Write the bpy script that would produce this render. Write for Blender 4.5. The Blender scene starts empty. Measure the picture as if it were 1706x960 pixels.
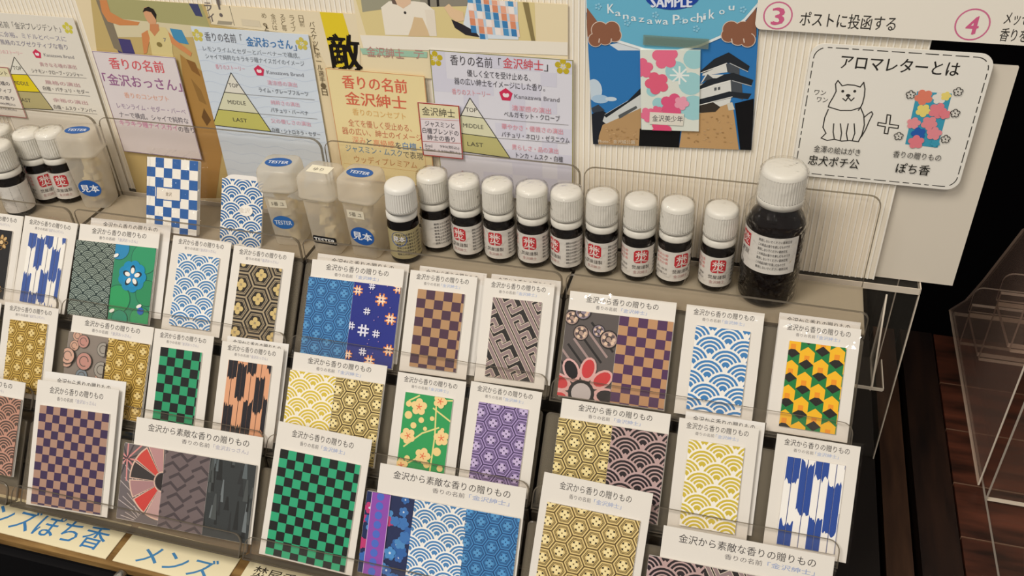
import bpy, math, random
from mathutils import Matrix, Vector

# ------------------------------------------------------------------ camera, world, lamps, exposure
scn = bpy.context.scene
COL = scn.collection
H = 1.36                                     # height of the lens above the shop floor
FPX = 1519.8                                 # focal length in pixels of a 1706 x 960 frame
CX = Vector((0.96143, 0.131833, -0.241395))  # the display's right / depth / up seen from the camera (x right, y down, z ahead)
CY = Vector((0.272584, -0.57392, 0.772214))
CZ = Vector((-0.036738, -0.80823, -0.587719))

cam_data = bpy.data.cameras.new('camera')
cam = bpy.data.objects.new('camera', cam_data)
COL.objects.link(cam)
cam_data.sensor_width = 36.0
cam_data.lens = 36.0 * FPX / 1706.0
cam_data.clip_start = 0.02
R = Matrix(((CX.x, -CX.y, -CX.z), (CY.x, -CY.y, -CY.z), (CZ.x, -CZ.y, -CZ.z)))
cam.matrix_world = Matrix.Translation((0, 0, H)) @ R.to_4x4()
scn.camera = cam

scn.view_settings.view_transform = 'Standard'
scn.view_settings.look = 'None'
scn.view_settings.gamma = 1
scn.view_settings.use_curve_mapping = False
scn.view_settings.exposure = -0.22
scn.cycles.transparent_max_bounces = 64
scn.cycles.max_bounces = 10

world = bpy.data.worlds.new('shop_air')
scn.world = world
world.use_nodes = True
bg = world.node_tree.nodes['Background']
bg.inputs[0].default_value = (1.0, 0.96, 0.915, 1)
bg.inputs[1].default_value = 0.46


def lamp(name, loc, aim, size, power, col):
    l = bpy.data.lights.new(name, 'AREA')
    l.shape = 'DISK'
    l.size = size
    l.energy = power
    l.color = col
    o = bpy.data.objects.new(name, l)
    COL.objects.link(o)
    o.location = loc
    o.rotation_euler = (Vector(aim) - Vector(loc)).to_track_quat('-Z', 'Y').to_euler()
    return o


lamp('ceiling_light', (-0.75, -0.5, 2.6), (-0.25, 0.45, 0.9), 0.7, 27, (1, 0.94, 0.86))
lamp('ceiling_light', (0.75, -0.3, 2.7), (0.0, 0.45, 0.9), 0.35, 6, (1, 0.88, 0.72))
lamp('ceiling_light', (-0.55, -1.15, 2.45), (-0.3, 0.5, 0.9), 0.06, 4.5, (1, 0.88, 0.72))
lamp('ceiling_light', (0.22, -1.25, 2.5), (-0.05, 0.5, 0.9), 0.06, 4.5, (1, 0.92, 0.8))


# ------------------------------------------------------------------ materials
def lin(h):
    h = h.lstrip('#')
    c = [int(h[i:i + 2], 16) / 255 for i in (0, 2, 4)]
    return tuple(x / 12.92 if x <= 0.04045 else ((x + 0.055) / 1.055) ** 2.4 for x in c) + (1,)


MATS = {}


def pbr(name, hexcol, rough=0.6, spec=0.3, coat=0.0):
    m = bpy.data.materials.new(name)
    m.use_nodes = True
    p = m.node_tree.nodes['Principled BSDF']
    p.inputs['Base Color'].default_value = lin(hexcol)
    p.inputs['Roughness'].default_value = rough
    p.inputs['Specular IOR Level'].default_value = spec
    p.inputs['Coat Weight'].default_value = coat
    MATS[name] = m
    return m


def noise_tint(m, scale, lo, hi, stretch=(1, 1, 1), detail=6, rough_var=None):
    """vary a material's colour with object-space noise"""
    nt = m.node_tree
    p = nt.nodes['Principled BSDF']
    tc = nt.nodes.new('ShaderNodeTexCoord')
    mp = nt.nodes.new('ShaderNodeMapping')
    mp.inputs['Scale'].default_value = stretch
    nz = nt.nodes.new('ShaderNodeTexNoise')
    nz.inputs['Scale'].default_value = scale
    nz.inputs['Detail'].default_value = detail
    cr = nt.nodes.new('ShaderNodeValToRGB')
    cr.color_ramp.elements[0].color = lin(lo)
    cr.color_ramp.elements[1].color = lin(hi)
    cr.color_ramp.elements[0].position = 0.3
    cr.color_ramp.elements[1].position = 0.72
    nt.links.new(tc.outputs['Object'], mp.inputs['Vector'])
    nt.links.new(mp.outputs[0], nz.inputs['Vector'])
    nt.links.new(nz.outputs['Fac'], cr.inputs[0])
    nt.links.new(cr.outputs[0], p.inputs['Base Color'])
    return nz


def clear(name, tint, gloss, haze=0.0, haze_col='#d8d0c0', rough=0.03, bump=0.0, bscale=60, translucent=False):
    """thin clear sheet: see-through, a Fresnel reflection and a little haze"""
    m = bpy.data.materials.new(name)
    m.use_nodes = True
    nt = m.node_tree
    nt.nodes.clear()
    out = nt.nodes.new('ShaderNodeOutputMaterial')
    tr = nt.nodes.new('ShaderNodeBsdfTransparent')
    tr.inputs[0].default_value = lin(tint)
    gl = nt.nodes.new('ShaderNodeBsdfGlossy')
    gl.inputs['Roughness'].default_value = rough
    fr = nt.nodes.new('ShaderNodeLayerWeight')        # same from both sides of the sheet
    fr.inputs['Blend'].default_value = 0.5
    pw = nt.nodes.new('ShaderNodeMath')
    pw.operation = 'POWER'
    pw.inputs[1].default_value = 5.0
    f0 = ((gloss - 1) / (gloss + 1)) ** 2
    ma = nt.nodes.new('ShaderNodeMath')
    ma.operation = 'MULTIPLY_ADD'
    ma.inputs[1].default_value = 1 - f0
    ma.inputs[2].default_value = f0
    nt.links.new(fr.outputs['Facing'], pw.inputs[0])
    nt.links.new(pw.outputs[0], ma.inputs[0])
    mix = nt.nodes.new('ShaderNodeMixShader')
    nt.links.new(ma.outputs[0], mix.inputs[0])
    nt.links.new(tr.outputs[0], mix.inputs[1])
    nt.links.new(gl.outputs[0], mix.inputs[2])
    last = mix
    if bump:
        tc = nt.nodes.new('ShaderNodeTexCoord')
        nz = nt.nodes.new('ShaderNodeTexNoise')
        nz.inputs['Scale'].default_value = bscale
        nz.inputs['Detail'].default_value = 2
        bp = nt.nodes.new('ShaderNodeBump')
        bp.inputs['Strength'].default_value = bump
        bp.inputs['Distance'].default_value = 0.004
        nt.links.new(tc.outputs['Object'], nz.inputs['Vector'])
        nt.links.new(nz.outputs['Fac'], bp.inputs['Height'])
        nt.links.new(bp.outputs[0], gl.inputs['Normal'])
        nt.links.new(bp.outputs[0], fr.inputs['Normal'])
    if haze:
        df = nt.nodes.new('ShaderNodeBsdfDiffuse')
        df.inputs[0].default_value = lin(haze_col)
        if translucent:
            tl = nt.nodes.new('ShaderNodeBsdfTranslucent')
            tl.inputs[0].default_value = lin(haze_col)
            m3 = nt.nodes.new('ShaderNodeMixShader')
            m3.inputs[0].default_value = 0.45
            nt.links.new(df.outputs[0], m3.inputs[1])
            nt.links.new(tl.outputs[0], m3.inputs[2])
            df = m3
        m2 = nt.nodes.new('ShaderNodeMixShader')
        m2.inputs[0].default_value = haze
        nt.links.new(mix.outputs[0], m2.inputs[1])
        nt.links.new(df.outputs[0], m2.inputs[2])
        last = m2
    nt.links.new(last.outputs[0], out.inputs[0])
    MATS[name] = m
    return m


clear('acrylic', '#fffefd', 1.22, 0.010, '#efe6d4')
clear('acrylic_back', '#f8f5ee', 1.25, 0.12, '#d8cbb4', 0.1)  # warm haze stands in for what the tier backs reflect
clear('acrylic_shelf', '#f6f2ea', 1.4, 0.42, '#cdbfa6', 0.1)  # beige haze puts the board's reflection into the shelf colour
clear('acrylic_edge', '#c8c2b4', 1.45, 0.62, '#6f675b', 0.15)  # grey-brown haze paints the dark refraction line along the edges
clear('acrylic_edge_bright', '#c8c2b4', 1.45, 0.7, '#f0e4d2', 0.15)  # pale haze paints the light caught in the sheet edges
clear('sleeve_film', '#fefdfb', 1.26, 0.006, rough=0.04, bump=0.24, bscale=50)
clear('wrap_film', '#fefdfb', 1.3, 0.004, rough=0.05, bump=1.0, bscale=150)
clear('frosted_cup', '#fdfaf4', 1.35, 0.40, '#f6f1e6', 0.2, translucent=True)
pbr('paper', '#e0dcd6', 0.65)
pbr('cream_paper', '#efe3bd', 0.6)
pbr('cap_plastic', '#dddad2', 0.35, 0.4)
pbr('brown_glass', '#0a0403', 0.05, 0.2)
pbr('bottle_label', '#dcd8d2', 0.45)
pbr('tan_label', '#a89c74', 0.5)
pbr('corrugated', '#ebe2d0', 0.45)
pbr('corrugated_rib', '#f6f1e6', 0.4)
pbr('white_board', '#dad1c1', 0.55)
pbr('black_paint', '#0d0c0e', 0.5, 0.25)
pbr('wall_dark', '#050405', 0.9, 0.05)
pbr('steel', '#b8b6b2', 0.25, 0.6).node_tree.nodes['Principled BSDF'].inputs['Metallic'].default_value = 0.9
noise_tint(pbr('tan_wood', '#8a6a3c', 0.5), 22, '#6b4d28', '#a5834f', (1, 8, 8))
noise_tint(pbr('plank_wood', '#3a1d12', 0.35, 0.4), 11, '#22130d', '#613424', (1.2, 7, 7))
noise_tint(pbr('brown_beam', '#38251a', 0.45), 12, '#2c1c13', '#4a3222', (9, 1, 9))
pbr('worn_edge', '#7a5c4a', 0.6)
noise_tint(pbr('dark_beam', '#1c110c', 0.45), 12, '#100907', '#2c1b12', (9, 1, 9))
pbr('shop_floor', '#0e0a08', 0.7, 0.1)
pbr('chest_top', '#191310', 0.5)
noise_tint(pbr('sachet_filling', '#d8c69a', 0.8), 120, '#bda774', '#e6dab8')


def mat(key):
    if key not in MATS:
        if key.startswith('#'):
            pbr(key, key, 0.55, 0.25).name = 'ink_' + key[1:]
        else:
            raise KeyError(key)
    return MATS[key]


# ------------------------------------------------------------------ mesh collecting
_TEXT = {}


def glyphs(s, bold):
    k = (s, bold)
    if k not in _TEXT:
        c = bpy.data.curves.new('lettering', 'FONT')
        c.body = s
        c.resolution_u = 2
        c.offset = bold
        o = bpy.data.objects.new('lettering', c)
        m = bpy.data.meshes.new_from_object(o)
        vs = [(v.co.x, v.co.y) for v in m.vertices]
        fs = [tuple(p.vertices) for p in m.polygons]
        bpy.data.objects.remove(o)
        bpy.data.curves.remove(c)
        bpy.data.meshes.remove(m)
        _TEXT[k] = (vs, fs)
    return _TEXT[k]


def clip(poly, rect):
    x0, y0, x1, y1 = rect
    for ax, lim, sg in ((0, x0, 1), (0, x1, -1), (1, y0, 1), (1, y1, -1)):
        if not poly:
            return []
        out = []
        for i, q in enumerate(poly):
            p = poly[i - 1]
            a, b = (p[ax] - lim) * sg, (q[ax] - lim) * sg
            if (a < 0) != (b < 0):
                t = a / (a - b)
                out.append((p[0] + (q[0] - p[0]) * t, p[1] + (q[1] - p[1]) * t))
            if b >= 0:
                out.append(q)
        poly = out
    return poly


LAYER = 0.00005


class MB:
    """collects shapes; flat drawing goes on the local plane z = self.n, in metres"""

    def __init__(self):
        self.v, self.f, self.m, self.keys = [], [], [], []
        self.n = 0.0
        self.rect = None
        self.map = None
        self.smooth = []
        self.cnt = 0

    def mi(self, key):
        if key not in self.keys:
            self.keys.append(key)
        return self.keys.index(key)

    def face(self, pts, key, smooth=False):
        b = len(self.v)
        self.v += [tuple(p) for p in pts]
        self.f.append(tuple(range(b, b + len(pts))))
        self.m.append(self.mi(key))
        self.smooth.append(smooth)

    def mesh(self, verts, faces, key, smooth=False):
        b = len(self.v)
        self.v += [tuple(p) for p in verts]
        k = self.mi(key)
        for f in faces:
            self.f.append(tuple(b + i for i in f))
            self.m.append(k)
            self.smooth.append(smooth)

    # ---- flat drawing
    def up(self, k=1):
        self.n += LAYER * k
        return self

    def P(self, x, y):
        return self.map(x, y, self.n) if self.map else (x, y, self.n)

    def poly(self, pts, key):
        pts = [(p[0], p[1]) for p in pts]
        if self.rect:
            pts = clip(pts, self.rect)
        if len(pts) >= 3:
            a = sum(pts[i - 1][0] * p[1] - p[0] * pts[i - 1][1] for i, p in enumerate(pts))
            if a < 0:
                pts = pts[::-1]
            self.cnt += 1                                  # overlapping prints never share a plane
            n0, self.n = self.n, self.n + (self.cnt % 9) * 0.000005
            self.face([self.P(*p) for p in pts], key)
            self.n = n0

    def rec(self, x0, y0, x1, y1, key):
        self.poly([(x0, y0), (x1, y0), (x1, y1), (x0, y1)], key)

    def disc(self, x, y, r, key, n=20, ry=None, rot=0.0):
        ry = r if ry is None else ry
        c, s = math.cos(rot), math.sin(rot)
        pts = []
        for i in range(n):
            a = 2 * math.pi * i / n
            u, w = r * math.cos(a), ry * math.sin(a)
            pts.append((x + u * c - w * s, y + u * s + w * c))
        self.poly(pts, key)

    def arc(self, x, y, r0, r1, a0, a1, key, n=14):
        for i in range(n):
            t0, t1 = a0 + (a1 - a0) * i / n, a0 + (a1 - a0) * (i + 1) / n
            self.poly([(x + r1 * math.cos(t0), y + r1 * math.sin(t0)), (x + r1 * math.cos(t1), y + r1 * math.sin(t1)),
                       (x + r0 * math.cos(t1), y + r0 * math.sin(t1)), (x + r0 * math.cos(t0), y + r0 * math.sin(t0))], key)

    def line(self, pts, w, key, closed=False):
        pts = [Vector((p[0], p[1])) for p in pts]
        if closed:
            pts.append(pts[0])
        for a, b in zip(pts, pts[1:]):
            d = b - a
            if d.length < 1e-9:
                continue
            d.normalize()
            n = Vector((-d.y, d.x)) * w / 2
            e = d * w * 0.3
            self.poly([a - e - n, b + e - n, b + e + n, a - e + n], key)

    def text(self, s, x0, yc, x1, key, h=None, bold=0.0, slope=0.0):
        """lettering fitted between x0 and x1, centred on yc; h = height of the letters if not in proportion"""
        vs, fs = glyphs(s, 0.0)
        if not vs:
            return
        ax, bx = min(v[0] for v in vs), max(v[0] for v in vs)
        ay, by = -0.08, 0.84
        if all(ord(c) < 256 for c in s):
            ay, by = 0.0, 0.72
        sx = (x1 - x0) / (bx - ax)
        sy = sx if h is None else h / (by - ay)
        n0 = self.n
        for k in ((-1, 1) if bold else (0,)):              # a heavier stroke is printed twice, a hair apart
            pts = []
            self.n = n0 + 0.000045 + 0.000006 * k
            for v in vs:
                x = x0 + (v[0] - ax + k * bold) * sx
                y = yc + (v[1] - (ay + by) / 2 + k * bold * 0.5) * sy
                pts.append(self.P(x, y))
            self.mesh(pts, fs, key)
        self.n = n0

    def blossom(self, x, y, r, key, core=None, n=5, rot=0.3):
        for i in range(n):
            a = rot + 2 * math.pi * i / n
            self.disc(x + 0.58 * r * math.cos(a), y + 0.58 * r * math.sin(a), 0.44 * r, key, 12)
        self.disc(x, y, 0.4 * r, key, 10)
        if core:
            self.up()
            self.disc(x, y, 0.2 * r, core, 8)

    # ---- solids
    def box(self, lo, hi, key):
        x0, y0, z0 = lo
        x1, y1, z1 = hi
        v = [(x0, y0, z0), (x1, y0, z0), (x1, y1, z0), (x0, y1, z0), (x0, y0, z1), (x1, y0, z1), (x1, y1, z1), (x0, y1, z1)]
        self.mesh(v, [(3, 2, 1, 0), (4, 5, 6, 7), (0, 1, 5, 4), (1, 2, 6, 5), (2, 3, 7, 6), (3, 0, 4, 7)], key)

    def plate(self, outline, n0, n1, key, rim=None, bev=0.0):
        """a flat sheet of an outline in the local plane between two heights"""
        k = len(outline)
        bot = [(p[0], p[1], n0) for p in outline]
        top = [(p[0], p[1], n1) for p in outline]
        if bev:
            cx, cy = sum(p[0] for p in outline) / k, sum(p[1] for p in outline) / k
            hx = max(abs(p[0] - cx) for p in outline)
            hy = max(abs(p[1] - cy) for p in outline)
            ins = [(cx + (p[0] - cx) * (1 - bev / hx), cy + (p[1] - cy) * (1 - bev / hy), n1) for p in outline]
            top = [(p[0], p[1], n1 - bev * 0.5) for p in outline]
            self.face(ins, key)
            for i in range(k):
                j = (i + 1) % k
                self.face([top[i], top[j], ins[j], ins[i]], rim)
        else:
            self.face(top, key)
        self.face(bot[::-1], key)
        for i in range(k):
            j = (i + 1) % k
            self.face([bot[i], bot[j], top[j], top[i]], rim or key)

    def lathe(self, prof, key, n=32, rib=0.0, ribs=0, cap_top=False, cap_bottom=False, a0=0.0, a1=2 * math.pi):
        """a turned shape about the local z axis; prof = [(radius, height)]"""
        full = abs(a1 - a0 - 2 * math.pi) < 1e-6
        if ribs:
            n = ribs * 4
        k = n if full else n + 1
        vs = []
        for r, z in prof:
            for i in range(k):
                a = a0 + (a1 - a0) * i / n
                rr = r - (rib if ribs and (i % 4) >= 2 else 0)
                vs.append((rr * math.cos(a), rr * math.sin(a), z))
        fs = []
        for j in range(len(prof) - 1):
            for i in range(n):
                i2 = (i + 1) % k
                fs.append((j * k + i, j * k + i2, (j + 1) * k + i2, (j + 1) * k + i))
        if cap_top:
            fs.append(tuple((len(prof) - 1) * k + i for i in range(k)))
        if cap_bottom:
            fs.append(tuple(reversed(range(k))))
        self.mesh(vs, fs, key, smooth=not ribs)

    def data(self, name):
        me = bpy.data.meshes.new(name)
        me.from_pydata(self.v, [], self.f)
        for k in self.keys:
            me.materials.append(mat(k))
        me.polygons.foreach_set('material_index', self.m)
        me.polygons.foreach_set('use_smooth', self.smooth)
        me.update()
        return me

    def build(self, name, parent=None, M=None):
        o = bpy.data.objects.new(name, self.data(name))
        COL.objects.link(o)
        if parent:
            o.parent = parent
        if M is not None:
            o.matrix_world = M
        return o


def tag(o, label=None, cat=None, group=None, kind=None):
    if label:
        o['label'] = label
    if cat:
        o['category'] = cat
    if group:
        o['group'] = group
    if kind:
        o['kind'] = kind
    return o


def empty(name, M, label, cat, group=None):
    o = bpy.data.objects.new(name, None)
    o.empty_display_size = 0.02
    COL.objects.link(o)
    o.matrix_world = M
    return tag(o, label, cat, group)


def frame(o, x, y, z):
    """matrix from an origin and three axes"""
    return Matrix(((x[0], y[0], z[0], o[0]), (x[1], y[1], z[1], o[1]), (x[2], y[2], z[2], o[2]), (0, 0, 0, 1)))


def at(px, py, y=None, z=None, x=None):
    """the point of a vertical (y or x) or level (z) plane that the photograph shows at a pixel"""
    c = Vector(((px - 853) / FPX, (py - 480) / FPX, 1))
    r = Vector((CX.dot(c), CY.dot(c), CZ.dot(c)))
    t = y / r.y if y is not None else (x / r.x if x is not None else (z - H) / r.z)
    return Vector((0, 0, H)) + r * t


def rrect(x0, y0, x1, y1, r, k=5, corners=(1, 1, 1, 1)):
    """rounded rectangle, corners = (bottom-left, bottom-right, top-right, top-left)"""
    pts = []
    for i, (cx, cy, a) in enumerate(((x0 + r, y0 + r, math.pi), (x1 - r, y0 + r, 1.5 * math.pi), (x1 - r, y1 - r, 0), (x0 + r, y1 - r, 0.5 * math.pi))):
        if not corners[i]:
            pts.append(((x0, y0), (x1, y0), (x1, y1), (x0, y1))[i])
            continue
        for j in range(k + 1):
            t = a + 0.5 * math.pi * j / k
            pts.append((cx + r * math.cos(t), cy + r * math.sin(t)))
    return pts


# ------------------------------------------------------------------ the setting
def structure(name, lo, hi, key):
    b = MB()
    b.box(lo, hi, key)
    return tag(b.build(name), kind='structure')


structure('floor', (-3, -2, -0.05), (3, 2.2, 0), 'shop_floor')
structure('wall_back', (-3, 1.75, 0), (3, 1.85, 3.0), 'wall_dark')

Z_CHEST = 0.80
Z_DECK = 0.785
Z_SHELF = 0.975


def chest():
    M = Matrix.Translation((0, 0, 0))
    t = empty('drawer_chest', Matrix.Translation((-0.28, 0.5, 0.0)), 'black painted drawer chest with a tan wooden front edge that carries the clear card racks', 'chest')
    b = MB()
    b.box((-0.95, 0.3285, 0.0), (0.123, 0.775, Z_CHEST - 0.006), 'black_paint')
    b.box((-0.95, 0.375, Z_CHEST - 0.006), (0.123, 0.775, Z_CHEST), 'chest_top')
    o = b.build('body', t, M)
    b = MB()
    b.box((-0.95, 0.327, Z_CHEST - 0.006), (0.123, 0.375, Z_CHEST), 'tan_wood')
    b.build('front_edge', t, M)
    b = MB()
    b.plate(rrect(-0.74, Z_CHEST - 0.16, -0.1, Z_CHEST - 0.012, 0.004), 0, 0.006, 'black_paint')
    d = b.build('drawer', t, frame((0, 0.3285, 0), (1, 0, 0), (0, 0, 1), (0, -1, 0)))
    b = MB()
    b.lathe([(0.0034, -0.003), (0.0042, 0.0005), (0.0044, 0.003), (0.0040, 0.0055), (0.0026, 0.0072), (0.0002, 0.0078)], 'steel', 24)
    k = b.build('knob', d, frame((-0.418, 0.3235, Z_CHEST - 0.0046), (1, 0, 0), (0, 0, 1), (0, -1, 0)))
    tag(k, 'round polished metal knob')


chest()


def deck():
    t = empty('plank_table', Matrix.Translation((0.6, 0.6, 0.0)), 'dark stained plank table with a grooved border beam beside the card racks', 'table')
    M = Matrix()
    b = MB()
    # planks run across, gaps along x
    edges = [0.20, 0.29, 0.385, 0.455, 0.522, 0.578, 0.641, 0.702, 0.775]
    for a, c in zip(edges, edges[1:]):
        b.box((0.1865, a + 0.0011, Z_DECK - 0.02), (1.3, c - 0.0009, Z_DECK), 'plank_wood')
        b.box((0.1865, a + 0.0004, Z_DECK - 0.02), (1.3, a + 0.0009, Z_DECK - 0.0003), 'worn_edge')  # paler strip along one edge of each plank
    b.build('planks', t, M)
    b = MB()
    b.box((0.1865, 0.2, Z_DECK - 0.03), (1.3, 0.775, Z_DECK - 0.0202), 'black_paint')
    b.box((0.125, 0.2, 0.0), (1.3, 0.775, Z_DECK - 0.03), 'black_paint')
    b.build('base', t, M)
    b = MB()
    b.box((0.131, 0.2, Z_DECK - 0.0298), (0.1505, 0.775, Z_DECK - 0.001), 'brown_beam')
    b.build('beam', t, M)
    b = MB()
    b.box((0.1560, 0.2, Z_DECK - 0.0298), (0.1850, 0.775, Z_DECK), 'dark_beam')
    b.build('beam', t, M)


deck()

# ------------------------------------------------------------------ back of the display
YP = 0.5775                                                        # face of the corrugated board


def panels():
    b = MB()
    x0, x1, z0, z1 = -0.8, 0.0905, 0.972, 1.30
    p, x = 0.004, x0
    prof = []
    while x < x1:
        for dx, dy, k in ((0.0, 0.0, 'corrugated'), (0.0013, 0.0002, 'corrugated'), (0.0016, -0.0005, 'corrugated_rib'), (0.0024, -0.0005, 'corrugated_rib'), (0.0027, 0.0002, 'corrugated')):
            prof.append((x + dx, YP + 0.0005 + dy, k))
        x += p
    for (xa, ya, ka), (xb, yb, kb) in zip(prof, prof[1:]):
        b.face([(xa, ya, z0), (xb, yb, z0), (xb, yb, z1), (xa, ya, z1)], kb)
    b.box((x0, YP + 0.0009, z0), (x1, YP + 0.003, z1), 'corrugated')
    tag(b.build('corrugated_panel'), 'cream ribbed plastic board standing behind the bottles and signs', 'board')
    b = MB()
    w = at(1580, 485, y=0.584)
    c = at(1697, 110, y=0.584)
    b.box((0.07, 0.582, 0.972), (c.x, 0.5848, c.z), 'white_board')
    tag(b.build('white_panel'), 'plain off-white board with a bare lower corner, behind the sitting dog sign', 'board')
    # clear riser that carries them
    t = empty('acrylic_riser', Matrix.Translation((-0.3, 0.62, Z_CHEST)), 'clear acrylic riser block behind the card racks, its free end showing under the white board', 'riser')
    M = Matrix()
    for nm, lo, hi in (('front_panel', (-0.8, 0.574, Z_CHEST), (0.1215, 0.5765, 0.966)), ('top_panel', (-0.8, 0.574, 0.9665), (0.1215, 0.66, 0.9715)),
                       ('back_panel', (-0.8, 0.658, Z_CHEST), (0.1215, 0.66, 0.966)), ('ledge', (0.0835, 0.540, 0.902), (0.108, 0.573, 0.9045))):
        b = MB()
        b.box(lo, hi, 'acrylic')
        # polished rims, their bright gleam put into the colour
        e = 0.0008
        if nm == 'front_panel':
            b.box((hi[0], lo[1], lo[2]), (hi[0] + e, hi[1], hi[2]), 'acrylic_edge_bright')
        elif nm == 'back_panel':
            b.box((hi[0], lo[1], lo[2]), (hi[0] + e, hi[1], hi[2]), 'acrylic_edge_bright')
        else:
            b.box((lo[0], lo[1] - e, lo[2]), (hi[0], lo[1], hi[2]), 'acrylic_edge_bright')
            b.box((hi[0], lo[1], lo[2]), (hi[0] + e, hi[1], hi[2]), 'acrylic_edge_bright')
        b.build(nm, t, M)
    b = MB()
    fr = frame((0.1, 0, 0), (0, 1, 0), (0, 0, 1), (1, 0, 0))
    b.plate([(0.540, 0.9045), (0.573, 0.9045), (0.573, 0.964)], 0, 0.0012, 'acrylic', 'acrylic_edge_bright')
    b.build('bracket', t, fr)


panels()

# ------------------------------------------------------------------ stepped clear racks
TH = math.radians(37.3)
UP_ = Vector((0, math.sin(TH), math.cos(TH)))
NO_ = Vector((0, -math.cos(TH), math.sin(TH)))
P0 = Vector((0, 0.506, H - 0.388))
PITCH = 0.0735


def tier_point(x, s, d):
    return P0 + UP_ * s + NO_ * d + Vector((x, 0, 0))


def make_rack(x0, label, open_end=False):
    W = 0.2005
    t = empty('card_rack', Matrix.Translation((x0 + W / 2, 0.45, Z_CHEST)), label, 'rack', 'clear stepped card racks')
    tilt = frame(P0, (1, 0, 0), UP_, NO_)
    for i in range(3):
        base = -0.0700 - PITCH * i
        d = 0.013 * i
        b = MB()
        b.plate(rrect(x0, base - 0.002, x0 + W, base + (0.071 if i == 0 else 0.064), 0.003), d - 0.001, d + 0.001, 'acrylic_back', 'acrylic_edge', 0.0008)
        b.build('back_panel', t, tilt)
        b = MB()
        b.plate([(x0, base - 0.002), (x0 + W, base - 0.002), (x0 + W, base), (x0, base)], d + 0.001, d + 0.0112, 'acrylic', 'acrylic_edge')
        b.build('ledge', t, tilt)
        b = MB()
        b.plate(rrect(x0, base - 0.002, x0 + W, base + 0.0155, 0.007, corners=(0, 0, 1, 1)), d + 0.0095, d + 0.0112, 'acrylic', 'acrylic_edge', 0.0009)
        b.build('front_lip', t, tilt)
    b = MB()
    b.plate([(x0, 0.507), (x0 + W, 0.507), (x0 + W, 0.562), (x0, 0.562)], -0.0025, 0.0, 'acrylic_shelf', 'acrylic_edge')
    b.build('top_shelf', t, Matrix.Translation((0, 0, Z_SHELF)))
    fr = frame((0, 0.507, 0), (1, 0, 0), (0, 0, 1), (0, -1, 0))
    b = MB()
    b.plate(rrect(x0, Z_SHELF - 0.0025, x0 + W, Z_SHELF + 0.019, 0.006, corners=(0, 0, 1, 1)), 0, 0.0018, 'acrylic', 'acrylic_edge', 0.0009)
    b.build('shelf_lip', t, fr)
    fr = frame((0, 0.5645, 0), (1, 0, 0), (0, 0, 1), (0, -1, 0))
    b = MB()
    b.plate(rrect(x0, Z_CHEST + 0.0025, x0 + W, 1.0475, 0.008, corners=(0, 0, 1, 1)), 0, 0.002, 'acrylic', 'acrylic_edge', 0.0008)
    b.build('rear_panel', t, fr)
    b = MB()
    b.plate([(x0, 0.40), (x0 + W, 0.40), (x0 + W, 0.5645), (x0, 0.5645)], 0, 0.0025, 'acrylic', 'acrylic_edge')
    b.build('foot_plate', t, Matrix.Translation((0, 0, Z_CHEST)))
    b = MB()
    b.plate([(x0, Z_CHEST + 0.0025), (x0 + W, Z_CHEST + 0.0025), (x0 + W, 0.866), (x0, 0.866)], 0, 0.002, 'acrylic', 'acrylic_edge')
    b.build('front_foot', t, frame((0, 0.402, 0), (1, 0, 0), (0, 0, 1), (0, -1, 0)))
    return t


make_rack(-0.7285, 'clear stepped card rack with bottles on top, farthest from the planks')
make_rack(-0.5245, 'clear stepped card rack with the blue checked sachet on top')
make_rack(-0.3215, 'clear stepped card rack with three tester cups on top')
make_rack(-0.1185, 'clear stepped card rack with the big brown bottle on top, nearest the planks')

# ------------------------------------------------------------------ pouch patterns (all in metres, drawn inside b.rect)


def pat_waves(b, bg_, fg, r=0.0112, shift=0.0, row=0.71, rings=4):
    x0, y0, x1, y1 = b.rect
    b.rec(x0, y0, x1, y1, bg_)
    rows = int((y1 - y0) / (r * row)) + 4
    for j in range(rows):
        y = y1 + r * 0.6 - j * r * row
        b.up()
        off = (j % 2) * r + shift
        k = int((x1 - x0) / (2 * r)) + 3
        for i in range(-1, k):
            x = x0 + off + 2 * r * (i)
            if x + r < x0 or x - r > x1:
                continue
            b.disc(x, y, r * 1.08, bg_, 24)
        b.up()
        for i in range(-1, k):
            x = x0 + off + 2 * r * (i)
            if x + r < x0 or x - r > x1:
                continue
            for q in range(rings):
                ro = r * (0.95 - q * 0.93 / rings)
                b.arc(x, y, 0 if q == rings - 1 else ro - r * 0.56 / rings, ro, -0.25 * math.pi, 1.25 * math.pi, fg, 18)


def pat_check(b, c1, c2, n=5, rows=None, ph=0):
    x0, y0, x1, y1 = b.rect
    s = (x1 - x0) / n
    b.rec(x0, y0, x1, y1, c1)
    b.up()
    m = int((y1 - y0) / s) + 1
    for j in range(m):
        for i in range(math.ceil(n) + 1):
            if (i + j + ph) % 2:
                b.rec(x0 + i * s, y1 - (j + 1) * s, x0 + (i + 1) * s, y1 - j * s, c2)


def hexa(x, y, r, a0=0.0):
    return [(x + r * math.cos(a0 + k * math.pi / 3), y + r * math.sin(a0 + k * math.pi / 3)) for k in range(6)]


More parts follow.
